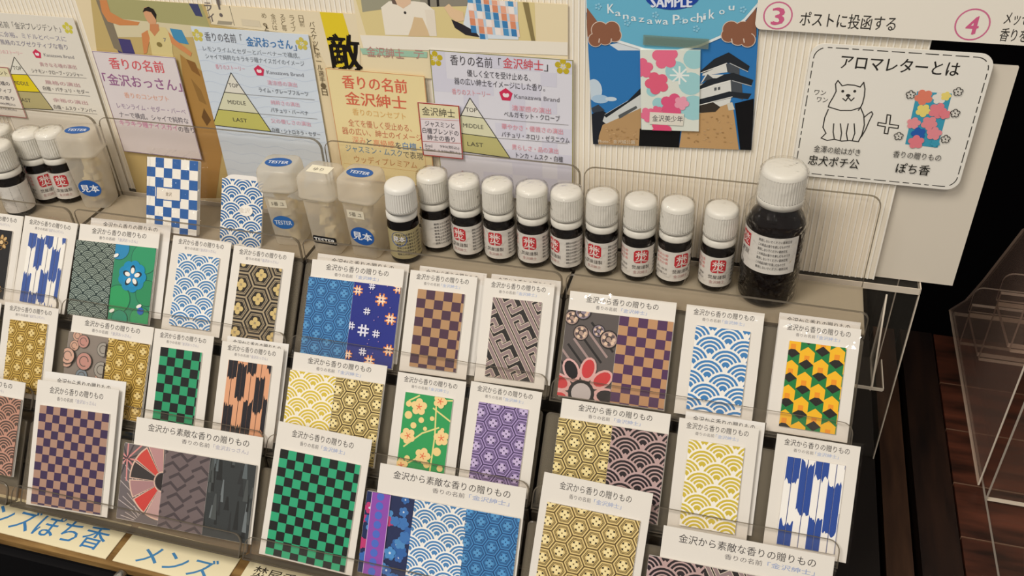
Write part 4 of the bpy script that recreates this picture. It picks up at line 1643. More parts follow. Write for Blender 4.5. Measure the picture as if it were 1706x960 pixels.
# newspaper page with the player photograph
def poster():
    s = Sign(0.5768, [(158, -10), (606, 30), (200, 330)], '#e4d3ae')
    # court photograph
    s.pp([(150, -10), (335, -10), (352, 40), (470, 60), (575, 330), (190, 330)], '#c3ac72')
    s.up()
    s.pp([(160, -5), (330, -5), (350, 45), (178, 30)], '#a9a573')
    s.pp([(185, 30), (350, 45), (352, 62), (192, 62)], '#d6cba8')
    s.up()
    s.pp([(187, 63), (217, 66), (226, 92), (198, 88)], '#4a4376')
    s.pp([(283, 47), (303, 50), (315, 74), (292, 70)], '#4a90b8')
    s.pp([(308, -6), (325, -6), (338, 28), (326, 26)], '#45496e')
    s.pp([(160, 0), (176, 0), (205, 88), (190, 80)], '#857a66')
    s.pp([(300, 90), (338, 120), (372, 240), (360, 330), (330, 330)], '#ad8448')
    s.pp([(440, 100), (470, 110), (515, 330), (480, 330)], '#a88a55')
    s.up()
    s.pp([(310, 98), (325, 104), (335, 128), (320, 118)], '#8a6234')
    s.pp([(318, 130), (335, 150), (345, 175), (332, 168)], '#94703c')
    s.pp([(340, 180), (352, 200), (345, 210), (336, 195)], '#6e4f2c')
    # outstretched arm of another player
    s.pp([(166, 0), (178, 0), (184, 20), (205, 32), (233, 37), (230, 42), (200, 42), (180, 36), (170, 20)], '#cf8a55')
    # the player: vest, shoulders, arms
    s.up()
    s.pp([(250, 48), (262, 44), (276, 46), (286, 60), (288, 88), (290, 96), (254, 92), (250, 70), (238, 62)], '#d9c98f')
    s.pp([(236, 56), (246, 50), (250, 64), (245, 88), (240, 90)], '#d08b58')
    s.pp([(280, 52), (292, 66), (308, 78), (320, 88), (318, 94), (300, 82), (286, 72)], '#d38f5c')
    s.up()
    s.pp([(250, 40), (264, 40), (266, 50), (258, 60), (250, 50)], '#cb8a5e')
    s.dd(250, 27, 4.6, '#d6a078', 7.2, 20, 0.2)
    s.up()
    s.pp([(238, 20), (241, 13), (248, 11), (256, 15), (261, 24), (260, 32), (256, 26), (252, 20), (244, 18)], '#2a2320')
    s.dd(266, 74, 2.4, '#8a7a48', 2.0)
    s.tt('7', (273, 66), (277, 66), '#4c5a80', 3)
    # white column with the headline and small upright writing
    s.pp([(340, 0), (600, 0), (600, 110), (545, 112), (520, 60), (352, 40)], '#e6d8b8')
    s.up()
    s.pp([(530, 8), (568, 10), (598, 110), (556, 112)], '#e2c92e')
    s.ll([(384, 3), (560, 13)], 0.0003, '#8d8468')
    s.ll([(380, 0), (391, 42)], 0.0004, '#6b6558')
    s.ll([(343, 0), (352, 38)], 0.0004, '#6b6558')
    s.up()
    s.tt('ラ', (341, 10), (353, 11), '#6d6462', None, 0.02)
    s.tt('イ', (346, 28), (358, 29), '#6d6462', None, 0.02)
    s.tt('！', (362, 8), (368, 9), '#6d6462')
    s.pp([(364, 34), (388, 36), (386, 41), (362, 40)], '#a39a86')
    s.pp([(402, 31), (432, 34), (436, 45), (404, 42)], '#d9cdb2')
    for k, wd in enumerate(('日前', 'ライブ', 'ると毎', '金沢は', 'め、2')):
        for j, ch in enumerate(wd):
            x, y = 502 - 15.5 * k + 1.6 * j, 30 - 1.2 * k + 9.5 * j
            s.tt(ch, (x - 4, y), (x + 4, y + 0.6), '#8d8066')
    for j, ch in enumerate('バスケットボール選手・日'):
        x, y = 520 + 1.9 * j, 40 + 10.2 * j
        s.tt(ch, (x - 4.5, y), (x + 4.5, y + 0.6), '#6e6048')
    s.up()
    s.tt('敵', (550, 84), (600, 88), '#17120e', 26, 0.03)
    s.tt('対', (560, 136), (606, 140), '#17120e', 24, 0.03)
    s.done('newspaper_page', 'newspaper page with a basketball player photograph and a yellow headline bar', 'poster')


poster()


def clipping():
    s = Sign(0.5764, [(588, -8), (946, 2), (606, 122)], '#e8d9b4')
    s.pp([(590, -10), (890, -10), (893, 68), (610, 58)], '#dccb92')
    s.up()
    s.pp([(600, -10), (720, -10), (720, 4), (604, 20)], '#9d9a84')
    s.pp([(700, -10), (850, -10), (850, 8), (700, 12)], '#8e887a')
    s.up()
    s.pp([(712, -6), (716, -6), (717, 10), (713, 11)], '#2c2824')
    s.pp([(727, -6), (731, -6), (732, 10), (728, 11)], '#2c2824')
    # person in a white top
    s.pp([(635, 12), (648, 2), (662, 2), (690, 2), (708, 4), (722, 16), (728, 60), (642, 58)], '#ece4d4')
    s.pp([(708, 16), (724, 16), (728, 60), (714, 60)], '#e6dccb')
    s.up()
    s.pp([(655, -8), (686, -8), (684, 6), (672, 14), (662, 8)], '#e0bfa0')
    s.pp([(650, -8), (660, -8), (662, 8), (654, 6)], '#6b5a50')
    s.pp([(690, 28), (704, 30), (712, 48), (716, 60), (680, 60), (686, 44)], '#d8bd94')
    s.dd(675, 21, 1.0, '#3b3836')
    s.up()
    # person in a plaid shirt
    s.pp([(782, -8), (862, -8), (864, 66), (800, 64), (772, 40)], '#d9e2ea')
    s.pp([(740, 12), (748, 6), (756, 14), (772, 20), (774, 34), (760, 36), (750, 28)], '#e3c39c')
    s.pp([(752, 32), (770, 40), (792, 52), (800, 62), (776, 58), (758, 46)], '#2d2a30')
    s.up()
    cols = ('#4f93c4', '#e8a98c', '#3c7fb6', '#efe6e0', '#d98d6a')
    for i in range(6):
        for j in range(6):
            x, y = 778 + 13.5 * i + j * 1.5, -8 + 12.5 * j + i * 1.2
            if x > 852 or (y > 30 and x < 776 + (y - 34) * 0.9) or y > 56:
                continue
            s.pp([(x, y), (x + 9, y + 1), (x + 10.5, y + 13), (x + 1.5, y + 12)], cols[(i * 2 + j * 3) % 5])
            s.pp([(x + 9, y + 1), (x + 13.5, y + 1.2), (x + 15, y + 13.5), (x + 10.5, y + 13)], ('#bcd3e4', '#e9d6cc')[(i + j) % 2])
    s.up()
    s.pp([(868, -10), (878, -10), (892, 70), (886, 70)], '#8a7b52')
    s.pp([(600, 58), (946, 70), (946, 92), (606, 80)], '#ece5d6')
    s.up()
    s.pp([(600, 80), (712, 86), (712, 96), (604, 90)], '#9fc4ac')
    s.up()
    s.tt('金沢紳士', (611, 85), (673, 90), '#b98a84', 7.5, 0.01)
    s.tt('テ', (690, 89), (706, 90), '#b98a84', 7.5, 0.01)
    s.done('magazine_clipping', 'magazine clipping of a person in white and a person in a plaid shirt', 'poster')


clipping()


def sheet_gold():
    s = Sign(0.5750, [(710, 81), (955, 101), (741, 318)], '#dcdbe4')
    rnd = random.Random(12)
    for i, j in sorted({(rnd.randrange(9), rnd.randrange(11)) for k in range(46)}):
        s.rec(i * s.w / 9, j * s.h / 11, (i + 1) * s.w / 9, (j + 1) * s.h / 11, '#d3d2e0')
    s.up()
    s.line([(0.0003, 0.0003), (s.w - 0.0003, 0.0003), (s.w - 0.0003, s.h - 0.0003), (0.0003, s.h - 0.0003)], 0.0007, '#9a9458', True)
    s.plum_mark(725, 98, 6.0)
    s.plum_mark(938, 111, 6.0)
    s.tt('香りの名前「', (750, 99), (835, 106), '#4a474a', 7.6)
    s.tt('金沢紳士', (838, 104), (905, 110), '#d2505a', 7.6, 0.008)
    s.tt('」', (906, 110), (913, 111), '#4a474a', 7)
    s.tt('優しく全てを受け止める、', (778, 121), (884, 130), '#4a474c', 5.2)
    s.tt('器の広い紳士をイメージにした香り。', (757, 134), (908, 147), '#4a474c', 5.2)
    s.tt('香りのストーリー', (753, 152), (817, 157), '#de9aa0', 4.6)
    s.crest(843, 158, 5.2)
    s.tt('Kanazawa Brand', (857, 160), (932, 166), '#77747c', 3.4)
    s.pyramid((783, 163), (739, 248), (850, 263), 0.33, 0.66, ('#e3e0d2', '#d8d6b4', '#bcb67a'), ('TOP', 'MIDDLE', 'LAST'), ((947, 208), (946, 239), (947, 273)))
    for a, c, wd in (((853, 179), (918, 185), '清潔感の演出'), ((836, 210), (938, 219), '華やかさ・優雅さの演出'), ((853, 244), (930, 252), '男らしさ・品の演出')):
        s.tt(wd, a, c, '#e39aa6', 4.4)
    for a, c, wd in (((840, 190), (933, 197), 'ベルガモット・クローブ'), ((836, 223), (949, 234), 'パチュリ・ネロリ・ゼラニウム'), ((860, 257), (938, 266), 'トンカ・ムスク・白檀')):
        s.tt(wd, a, c, '#4a474c', 4.6)
    s.done('scent_sheet', 'pale lilac checked scent sheet with a pyramid diagram, behind the small bottles', 'sign', 'scent description sheets')


sheet_gold()


def sheet_blue():
    s = Sign(0.5750, [(317, 40), (514, 62), (386, 320)], '#d3dde8')
    for k in range(16):
        y = s.h * (0.03 + 0.06 * k)
        pts = [(s.w * i / 24, y + 0.0012 * math.sin(i * 1.1)) for i in range(25)]
        s.line(pts, 0.0005, '#c6d2e2')
    s.up()
    s.plum_mark(329, 59, 5.2, '#cdbf5a')
    s.plum_mark(503, 73, 5.2, '#cdbf5a')
    s.tt('香りの名前「', (341, 59), (404, 66), '#6b6b70', 7)
    s.tt('金沢おっさん', (410, 67), (487, 76), '#3d78b4', 7.4, 0.02)
    s.tt('」', (488, 77), (494, 78), '#5b78a4', 6)
    s.tt('レモンライムとセダーとバーベナーで構成。', (338, 80), (499, 93), '#8f959c', 4.2)
    s.tt('シャイで純粋なキラキラ瞳ナイスガイのイメージ', (342, 92), (507, 107), '#868c94', 4.2)
    s.tt('香りのストーリー', (359, 110), (408, 115), '#e3a3b0', 4)
    s.crest(432, 118, 4.6)
    s.tt('Kanazawa Brand', (444, 118), (506, 126), '#8a8c94', 3.0)
    s.pyramid((385, 121), (355, 208), (452, 219), 0.36, 0.69, ('#e3e0d2', '#dad9bb', '#c4c06a'), ('TOP', 'MIDDLE', 'LAST'), ((524, 166), (529, 198), (533, 231)))
    for a, c, wd in (((445, 135), (495, 143), '清涼感の演出'), ((451, 168), (499, 176), '純粋さの演出'), ((451, 198), (518, 209), '父の優しさの演出')):
        s.tt(wd, a, c, '#e2a6b6', 3.8)
    for a, c, wd in (((431, 147), (514, 158), 'ライム・グレープフルーツ'), ((451, 181), (514, 190), 'パチュリ・バーベナ'), ((453, 214), (534, 226), '白檀・シトロネラ・セダー')):
        s.tt(wd, a, c, '#5f6268', 4)
    s.done('scent_sheet', 'pale blue wave patterned scent sheet with a pyramid diagram, behind the wave tag', 'sign', 'scent description sheets')


sheet_blue()


def sheet_white():
    s = Sign(0.5750, [(-34, 18), (122, 31), (62, 350)], '#e2dccf')
    s.plum_mark(113, 47, 5.0, '#d0c64a')
    s.tt('香りの名前「金沢プレジデント」', (-30, 36), (101, 50), '#83807c', 5.6)
    s.tt('すべてに余裕。ミドルとベースに', (-30, 53), (110, 66), '#9794a6', 4.6)
    s.tt('大人の風格のエグゼクティブな香り', (-26, 66), (113, 80), '#8a8698', 4.6)
    s.tt('香りのストーリー', (-8, 84), (38, 90), '#e3aab0', 3.8)
    s.crest(62, 90, 4.2)
    s.tt('Kanazawa Brand', (73, 91), (123, 95), '#918e92', 2.8)
    s.pyramid((24, 95), (2, 178), (89, 183), 0.33, 0.66, ('#e3e0d2', '#dfc91f', '#b3a878'), ('TOP', 'MIDDLE', 'LAST'), ((144, 130), (150, 160), (162, 190)))
    for a, c, wd in (((66, 106), (127, 112), '貴きなる魂の演出'), ((75, 136), (133, 142), '風格の演出'), ((88, 165), (146, 172), '余裕の演出')):
        s.tt(wd, a, c, '#c9a0a4', 3.6)
    for a, c, wd in (((53, 118), (138, 124), 'シナモン・クローブ・ジンジャー'), ((72, 147), (148, 153), '白檀・パチュリ・セダー'), ((90, 178), (160, 184), '白檀・ムスク・アンバー')):
        s.tt(wd, a, c, '#6f6b6a', 3.8)
    s.done('scent_sheet', 'cream white scent sheet with a yellow banded pyramid, behind the bottles at the frame edge', 'sign', 'scent description sheets')


sheet_white()


def sign_purple():
    s = Sign(0.5742, [(153, 83), (292, 98), (206, 252)], '#dfd6d6')
    s.line([(0.0003, 0.0003), (s.w - 0.0003, 0.0003), (s.w - 0.0003, s.h - 0.0003), (0.0003, s.h - 0.0003)], 0.0005, '#8d7a9a', True)
    s.up()
    s.tt('香りの名前', (182, 104), (273, 113), '#d8646a', 9.5, 0.02)
    s.tt('「金沢おっさん」', (172, 130), (302, 144), '#9a6590', 10, 0.015)
    s.tt('香りのコンセプト', (207, 158), (281, 165), '#e6a78a', 4.8)
    s.tt('レモンライム・セダー・バーベ', (195, 176), (309, 186), '#a08aa6', 5.0)
    s.tt('ナーで構成。シャイで純粋な', (199, 190), (314, 202), '#6d6870', 5.4)
    s.tt('キラキラ瞳ナイスガイ', (199, 203), (296, 214), '#dc8ab4', 5.4)
    s.tt('の香り', (297, 214), (324, 218), '#5f5a62', 5.4)
    s.done('scent_card', 'white card sign with a thin purple border and purple writing, above the checked sachet', 'sign')


def sign_cream():
    s = Sign(0.5742, [(541, 112), (707, 128), (573, 296)], '#ead9a4')
    s.line([(0.0003, 0.0003), (s.w - 0.0003, 0.0003), (s.w - 0.0003, s.h - 0.0003), (0.0003, s.h - 0.0003)], 0.0005, '#cf9468', True)
    s.line([(s.w - 0.006, 0), (s.w - 0.006, s.h * 0.3)], 0.0004, '#d8a87a')
    s.up()
    s.tt('香りの名前', (570, 134), (678, 146), '#d96a52', 10.5, 0.02)
    s.tt('金沢紳士', (575, 162), (677, 173), '#d4694f', 10.5, 0.015)
    s.tt('香りのコンセプト', (587, 185), (676, 195), '#dcae6a', 5.6)
    s.tt('全てを優しく受止める、', (580, 202), (686, 216), '#c9785a', 6)
    s.tt('器の広い、紳士のイメージ', (570, 217), (703, 230), '#c9785a', 6)
    s.tt('深み', (587, 232), (609, 235), '#e79a78', 6)
    s.tt('と', (611, 236), (620, 237), '#4c5260', 6)
    s.tt('高級感', (622, 238), (657, 241), '#e7906c', 6)
    s.tt('を', (659, 242), (668, 243), '#4c5260', 6)
    s.tt('白檀・', (671, 243), (702, 246), '#4a84c0', 6.4)
    s.tt('ジャスミン・ムスク', (576, 246), (670, 256), '#5a8aae', 6)
    s.tt('で表現', (672, 257), (705, 261), '#5b5a54', 6)
    s.tt('ウッディプレミアム', (590, 264), (695, 276), '#c9905e', 6.2)
    s.ll([(573, 272), (718, 288)], 0.0003, '#d9b87e')
    s.done('scent_card', 'yellow cream card sign with red writing, behind the lidded cups', 'sign')


def prices():
    s = Sign(0.5732, [(693, 171), (765, 175), (707, 259)], '#dfd6da')
    s.pp([(690, 168), (766, 172), (768, 198), (692, 196)], '#e3dab0')
    s.up()
    s.line([(0.0004, 0.0004), (s.w - 0.0004, 0.0004), (s.w - 0.0004, s.h - 0.0004), (0.0004, s.h - 0.0004)], 0.0010, '#a5403c', True)
    s.ll([(698, 198), (764, 201)], 0.0003, '#c98a86')
    s.ll([(700, 235), (770, 239)], 0.0004, '#b4605c')
    s.up()
    s.tt('金沢紳士', (703, 184), (758, 190), '#4a463c', 6.6)
    s.tt('ジャスミンと', (708, 205), (757, 210), '#3f3c44', 4.6)
    s.tt('白檀ブレンドの', (704, 217), (764, 222), '#3f3c44', 4.6)
    s.tt('紳士の香り', (712, 228), (758, 233), '#3f3c44', 4.6)
    s.tt('5ml', (708, 242), (720, 243), '#6b676c', 2.6)
    s.tt('990(税込)', (733, 244), (765, 246), '#6b676c', 2.6)
    s.tt('20ml', (709, 249), (725, 250), '#6b676c', 2.6)
    s.tt('2,970(税込)', (730, 252), (766, 254), '#6b676c', 2.6)
    s.done('price_card', 'small red bordered price card overlapping the lilac and cream sheets', 'sign')
    s = Sign(0.5738, [(-40, 108), (13, 112), (-26, 190)], '#e3dbcf')
    s.pp([(-45, 106), (16, 110), (18, 128), (-40, 126)], '#e0d8b2')
    s.up()
    s.line([(0.0004, 0.0004), (s.w - 0.0004, 0.0004), (s.w - 0.0004, s.h - 0.0004), (0.0004, s.h - 0.0004)], 0.0009, '#a86a68', True)
    s.up()
    s.tt('プレジデント', (-32, 118), (12, 122), '#5d574c', 4.2)
    s.tt('白檀と柑橘の', (-30, 135), (16, 140), '#5a555c', 3.8)
    s.tt('大人のティブ', (-28, 147), (20, 152), '#5a555c', 3.8)
    s.tt('レンドの香り', (-26, 159), (24, 165), '#5a555c', 3.8)
    s.tt('990(税込)', (-2, 172), (25, 174), '#6b676c', 2.4)
    s.tt('2,970(税込)', (-4, 180), (27, 182), '#6b676c', 2.4)
    s.done('price_card', 'small price card cut by the frame edge, over the white scent sheet', 'sign')


sign_purple()
sign_cream()
prices()


def castle():
    s = Sign(0.5762, [(973, -60), (1270, -60), (988, 240)], '#3f86bf', rot=3.6)
    # photograph of a white keep on a stone base under a blue sky
    s.pp([(980, 60), (1262, 60), (1262, 258), (980, 258)], '#2f76b6')
    s.up()
    s.pp([(1015, 74), (1040, 70), (1068, 80), (1068, 84), (1030, 84)], '#d5dde2')
    s.dd(990, 150, 5.5, '#c6d6e2', 8)
    s.dd(1000, 165, 6, '#a9c6de', 3.2)
    s.dd(1018, 165, 4, '#c6d6e2', 1.6)
    s.up()
    s.pp([(986, 190), (1002, 182), (1010, 188), (1010, 256), (984, 256)], '#20242c')
    s.pp([(985, 180), (997, 174), (1008, 184), (988, 188)], '#39424e')
    s.pp([(1004, 208), (1068, 176), (1068, 256), (996, 256), (998, 226)], '#b79468')
    s.up()
    s.pp([(1008, 190), (1072, 152), (1072, 178), (1010, 206), (1004, 202)], '#cfd2d0')
    s.pp([(1006, 192), (1046, 168), (1072, 142), (1072, 154), (1010, 196)], '#23272c')
    s.pp([(1030, 192), (1060, 176), (1062, 180), (1032, 198)], '#565a5c')
    # keep
    s.pp([(1160, 180), (1220, 170), (1232, 256), (1130, 256), (1140, 190)], '#c09a6a')
    s.up()
    W, D, G = '#dcdcd6', '#262a30', '#4b5056'
    s.pp([(1162, 190), (1164, 140), (1217, 132), (1219, 160), (1216, 172)], W)
    s.pp([(1217, 132), (1236, 140), (1238, 166), (1219, 160)], G)
    s.pp([(1170, 126), (1172, 118), (1209, 104), (1212, 120)], W)
    s.pp([(1209, 104), (1232, 112), (1232, 126), (1212, 120)], G)
    s.up()
    # three tiers of roofs, each a dark slope with a pale line under the eave
    for roof in ([(1166, 119), (1190, 98), (1214, 87), (1222, 92), (1249, 110), (1246, 118), (1222, 108), (1211, 104), (1172, 122)],
                 [(1164, 145), (1180, 132), (1206, 124), (1222, 121), (1255, 133), (1252, 142), (1228, 136), (1217, 133), (1190, 140), (1165, 149)],
                 [(1162, 166), (1186, 160), (1215, 152), (1252, 156), (1246, 165), (1222, 162), (1188, 170), (1163, 174)]):
        s.pp(roof, D)
    s.up()
    s.pp([(1167, 139), (1179, 119), (1186, 124), (1206, 124), (1194, 130), (1180, 130)], W)
    s.pp([(1171, 136), (1179, 123), (1188, 130)], G)
    for a, c in (((1168, 121), (1211, 105)), ((1165, 150), (1217, 134)), ((1164, 175), (1220, 161))):
        s.ll([a, c], 0.0005, '#f0efe9')
    s.ll([(1216, 105), (1246, 119)], 0.0005, '#b9bcbc')
    s.ll([(1220, 134), (1252, 143)], 0.0005, '#b9bcbc')
    s.pp([(1190, 146), (1194, 145), (1194, 150), (1190, 151)], '#565a5c')
    s.pp([(1196, 145), (1200, 144), (1200, 149), (1196, 150)], '#565a5c')
    s.pp([(1164, 176), (1188, 170), (1200, 178), (1192, 186), (1164, 188)], '#3a332c')
    s.pp([(1224, 172), (1256, 164), (1254, 256), (1234, 256)], '#0e0d10')
    s.pp([(1211, 172), (1220, 170), (1224, 182), (1214, 184)], '#d2cdbd')
    s.up()
    rnd = random.Random(21)
    for k in range(90):
        left = k < 35
        x = rnd.uniform(1010, 1062) if left else rnd.uniform(1142, 1222)
        y = rnd.uniform(212 if left else 192, 238)
        s.dd(x, y, rnd.uniform(0.5, 1.1), rnd.choice(('#a98658', '#c6a478', '#9c7a50', '#b8946a')), 0.5, 7)
    s.pp([(1066, 214), (1134, 216), (1130, 258), (1064, 256)], '#0c0b0d')
    s.up(2)
    # pale blue bib above the photograph
    bib = [(975, -60), (1266, -60), (1264, 2), (1240, 30), (1210, 54), (1165, 74), (1120, 84), (1075, 80), (1030, 66), (1002, 44), (978, 14)]
    edge = [(975, -60), (1266, -60), (1265, 7), (1242, 34), (1212, 58), (1166, 78), (1120, 88), (1074, 84), (1028, 70), (1000, 48), (977, 20)]

    def fan(pts, key):
        qs = [s.q(*p) for p in pts]
        c = s.q(1120, -30)
        for i in range(len(qs)):
            s.poly([c, qs[i - 1], qs[i]], key)
    fan(edge, '#e6ecec')
    s.up()
    fan(bib, '#69b3d0')
    s.up()
    # brown paws gripping the lower corners of the bib
    for px, sg in ((1012, 1), (1226, -1)):
        s.pp([(px - sg * 34, 12), (px - sg * 16, 36), (px + sg * 4, 42), (px - sg * 20, 66), (px - sg * 34, 60)], '#8d5e47')
        for dx, dy, r in ((-20, 66, 4.4), (-4, 62, 4.8), (12, 58, 4.4), (-12, 50, 5.6), (8, 48, 5.0)):
            s.dd(px + sg * dx, dy, r + 0.5, '#d8c4b4')
        s.up()
        for dx, dy, r in ((-20, 66, 4.4), (-4, 62, 4.8), (12, 58, 4.4), (-12, 50, 5.6), (8, 48, 5.0)):
            s.dd(px + sg * dx, dy, r, '#8d5e47')
        s.up()
        for dx in (-14, 6):
            s.ll([(px + sg * dx, 70), (px + sg * (dx + 1), 64)], 0.0007, '#d8c4b4')
    s.up()
    # lettering along a curve
    word = 'KanazawaPochikou'
    xs = [1018, 1030, 1043, 1056, 1069, 1083, 1097, 1109, 1127, 1142, 1155, 1166, 1174, 1186, 1203, 1219]
    ys = [13, 20, 25, 28, 30, 33, 33, 34, 31, 32, 29, 28, 26, 22, 17, 10]
    for ch, x, y in zip(word, xs, ys):
        wd = 2 if ch == 'i' else (9 if ch in 'KwP' else 7)
        s.tt(ch, (x - wd / 2 - 1, y), (x + wd / 2 + 1, y + 0.6), '#dfeaee', 6.4 if ch in 'KP' else (6.2 if ch in 'hk' else 4.4), 0.015)
    for x, y in ((997, 10), (1160, 47), (1238, 15), (1092, 24), (1137, 34), (1045, 37)):
        for k in range(5):
            s.dd(x + 4 * math.cos(k * 1.257), y + 4 * math.sin(k * 1.257), 0.8, '#8cc6de', None, 8)
    s.dd(1120, -6, 17, '#1f45a0', 8.2, 30)
    s.up()
    s.tt('SAMPLE', (1085, 1), (1153, 4), '#dfe4f2', 6.5, 0.04)
    s.tt('Photo：金沢城公園', (997, 234), (1058, 236), '#d8cdb8', 3)
    s.done('castle_postcard', 'postcard of a white castle under a blue bib held by two brown paws', 'poster')
    # floral packet taped to it
    s = Sign(0.5745, [(1067, 82), (1167, 85), (1068, 216)], '#dfe3d8', 0.0016, rot=3.6)
    pat_pinkblue(s)
    s.up(2)
    s.pp([(1083, 186), (1140, 189), (1138, 209), (1082, 206)], '#e2ddd0')
    s.up()
    s.tt('金沢美少年', (1087, 195), (1138, 199), '#55525a', 4.6)
    s.rect = None
    o = s.done('scent_packet', 'pink and blue floral packet taped onto the castle postcard', 'packet')
    b = MB()
    q = at(1072, 58, y=0.5744)
    r = at(1180, 82, y=0.5744)
    b.plate([(q.x, r.z), (r.x, r.z), (r.x, q.z), (q.x, q.z)], 0, 0.0002, 'clear_tape')
    tag(b.build('tape', o), 'clear tape strip').matrix_world = frame((0, 0.5744, 0), (1, 0, 0), (0, 0, 1), (0, -1, 0))


clear('clear_tape', '#e4e6dc', 1.4, 0.22, '#a9b8ac', 0.1)
castle()


def dog_sign():
    s = Sign(0.5752, [(1340, 70), (1660, 92), (1330, 292)], '#eae6dc', 0.0012, 0.008)
    # dashed border
    pts = rrect(0.0022, 0.0022, s.w - 0.0022, s.h - 0.0022, 0.0075, 8)
    dash = []
    pts.append(pts[0])
    for a, c in zip(pts, pts[1:]):
        a, c = Vector(a), Vector(c)
        n = max(1, int((c - a).length / 0.0012))
        dash += [a.lerp(c, k / n) for k in range(n)]
    dash.append(Vector(pts[0]))
    k = 0
    rnd = random.Random(1)
    while k < len(dash) - 6:
        m = rnd.randrange(3, 8)
        s.line(dash[k:k + m], 0.0006, '#3a3833')
        k += m + rnd.randrange(1, 2)
    s.up()
    s.tt('アロマレターとは', (1401, 103), (1599, 115), '#2b2926', 9.5, 0.012)
    ink = '#35322e'

    def L(p, w=0.0007, closed=False):
        s.ll(p, w, ink, closed)
    # plain sitting dog drawn in outline
    L([(1393, 152), (1392, 140), (1396, 134), (1403, 143), (1412, 141), (1424, 142), (1433, 145), (1439, 137), (1441, 148), (1440, 160), (1437, 172), (1434, 178), (1430, 184)])
    L([(1393, 152), (1388, 162), (1382, 172), (1380, 178)])
    L([(1380, 178), (1400, 184), (1418, 184), (1434, 179)])
    L([(1380, 182), (1374, 196), (1371, 212), (1376, 222), (1368, 230), (1378, 234), (1390, 232), (1402, 235), (1416, 234), (1430, 236), (1436, 224), (1440, 208), (1439, 192), (1434, 180)])
    L([(1389, 206), (1388, 220), (1390, 232)])
    L([(1400, 206), (1402, 222), (1400, 233)])
    L([(1413, 206), (1410, 222), (1412, 234)])
    L([(1423, 206), (1424, 222), (1420, 234)])
    L([(1439, 196), (1446, 190), (1452, 186), (1454, 190), (1448, 202), (1442, 216), (1435, 228)])
    L([(1404, 164), (1409, 168), (1413, 162), (1418, 168), (1423, 163)])
    s.dd(1404, 152, 0.9, ink)
    s.dd(1424, 152, 0.9, ink)
    s.dd(1413, 159, 1.4, ink, 1.0)
    s.tt('ワン', (1357, 153), (1376, 155), ink, 4)
    s.tt('ワン', (1361, 165), (1379, 167), ink, 4)
    # plus mark
    P = [(1463, 204), (1476, 206), (1478, 191), (1484, 192), (1482, 207), (1497, 209), (1496, 214), (1481, 212), (1479, 223), (1473, 222), (1475, 211), (1462, 209)]
    L(P, 0.0007, True)
    # colourful little packet
    s.up()
    pk = [s.q(*p) for p in ((1528, 152), (1586, 156), (1562, 246), (1508, 240))]
    s.poly(pk, '#3f9cb8')
    s.up()
    for px, py, r, c in ((1539, 162, 4.6, '#e2826a'), (1565, 163, 3.6, '#e8e2d8'), (1576, 160, 2.6, '#ecd878'), (1538, 184, 3.8, '#ecd878'), (1562, 184, 4.6, '#e4818a'), (1548, 205, 4.2, '#e58d92'), (1522, 205, 3.6, '#e7959a'), (1530, 222, 3.8, '#2c5fae'), (1526, 236, 4.2, '#e4808a'), (1556, 222, 4.0, '#e68e96'), (1558, 238, 2.4, '#3f9cb8'), (1574, 190, 2.8, '#e4818a')):
        x, y = s.q(px, py)
        s.blossom(x, y, r / 1000 * 1.15, c, None, 5, px)
        s.up()
    for px, py in ((1517, 157), (1596, 152), (1591, 188), (1497, 226), (1575, 231)):
        x, y = s.q(px, py)
        for k in range(5):
            a = k * 2 * math.pi / 5 + 0.4
            s.arc(x + 0.0016 * math.cos(a), y + 0.0016 * math.sin(a), 0.0009, 0.0014, a - 2.0, a + 2.0, ink, 8)
        s.disc(x, y, 0.0005, ink, 8)
    s.tt('金澤の絵はがき', (1356, 246), (1433, 254), ink, 5)
    s.tt('忠犬ポチ公', (1347, 265), (1431, 273), '#26241f', 7.4, 0.01)
    s.tt('香りの贈りもの', (1488, 256), (1568, 262), ink, 5)
    s.tt('ぽち香', (1493, 279), (1549, 283), '#26241f', 7.4, 0.01)
    s.done('aroma_letter_sign', 'white rounded sign with a dashed border and an outline drawing of a sitting dog', 'sign')


dog_sign()


def step_sign():
    s = Sign(0.5738, [(1262, -70), (1760, -40), (1266, 49)], '#ebe5d8', 0.0012, 0.004)
    for px, py, ch, r in ((1296, 26, '3', 8.8), (1620, 41, '4', 9.6)):
        x, y = s.q(px, py)
        s.arc(x, y, r / 1000 - 0.0009, r / 1000, 0, 2 * math.pi, '#cf6f92', 28)
        s.tt(ch, (px - 9, py), (px + 10, py + 1), '#d0618a', 11, 0.03)
    s.tt('ポストに投函する', (1333, 32), (1493, 39), '#35322e', 9, 0.008)
    s.tt('メッセージと', (1674, 30), (1760, 34), '#35322e', 8, 0.008)
    s.tt('香りを届ける', (1666, 58), (1760, 62), '#35322e', 8, 0.008)
    s.done('step_sign', 'long white instruction sign with pink ringed numerals, above the sitting dog sign', 'sign')


step_sign()


# ------------------------------------------------------------------ handwritten labels along the chest edge
def shelf_label(x0, x1, y0, y1, rot, words_, label, paper='cream_paper'):
    b = MB()
    w, h = x1 - x0, y1 - y0
    b.plate([(0, 0), (w, 0), (w, h), (0, h)], 0, 0.0008, paper)
    b.n = 0.00085
    for s, a, c, yc, hh, key, bold in words_:
        b.text(s, w * a, h * yc, w * c, key, hh, bold)
    a = math.radians(rot)
    o = b.build('shelf_label', None, frame((x0, y0, Z_CHEST + 0.0003), (math.cos(a), math.sin(a), 0), (-math.sin(a), math.cos(a), 0), (0, 0, 1)))
    return tag(o, label, 'label', 'handwritten labels along the chest edge')


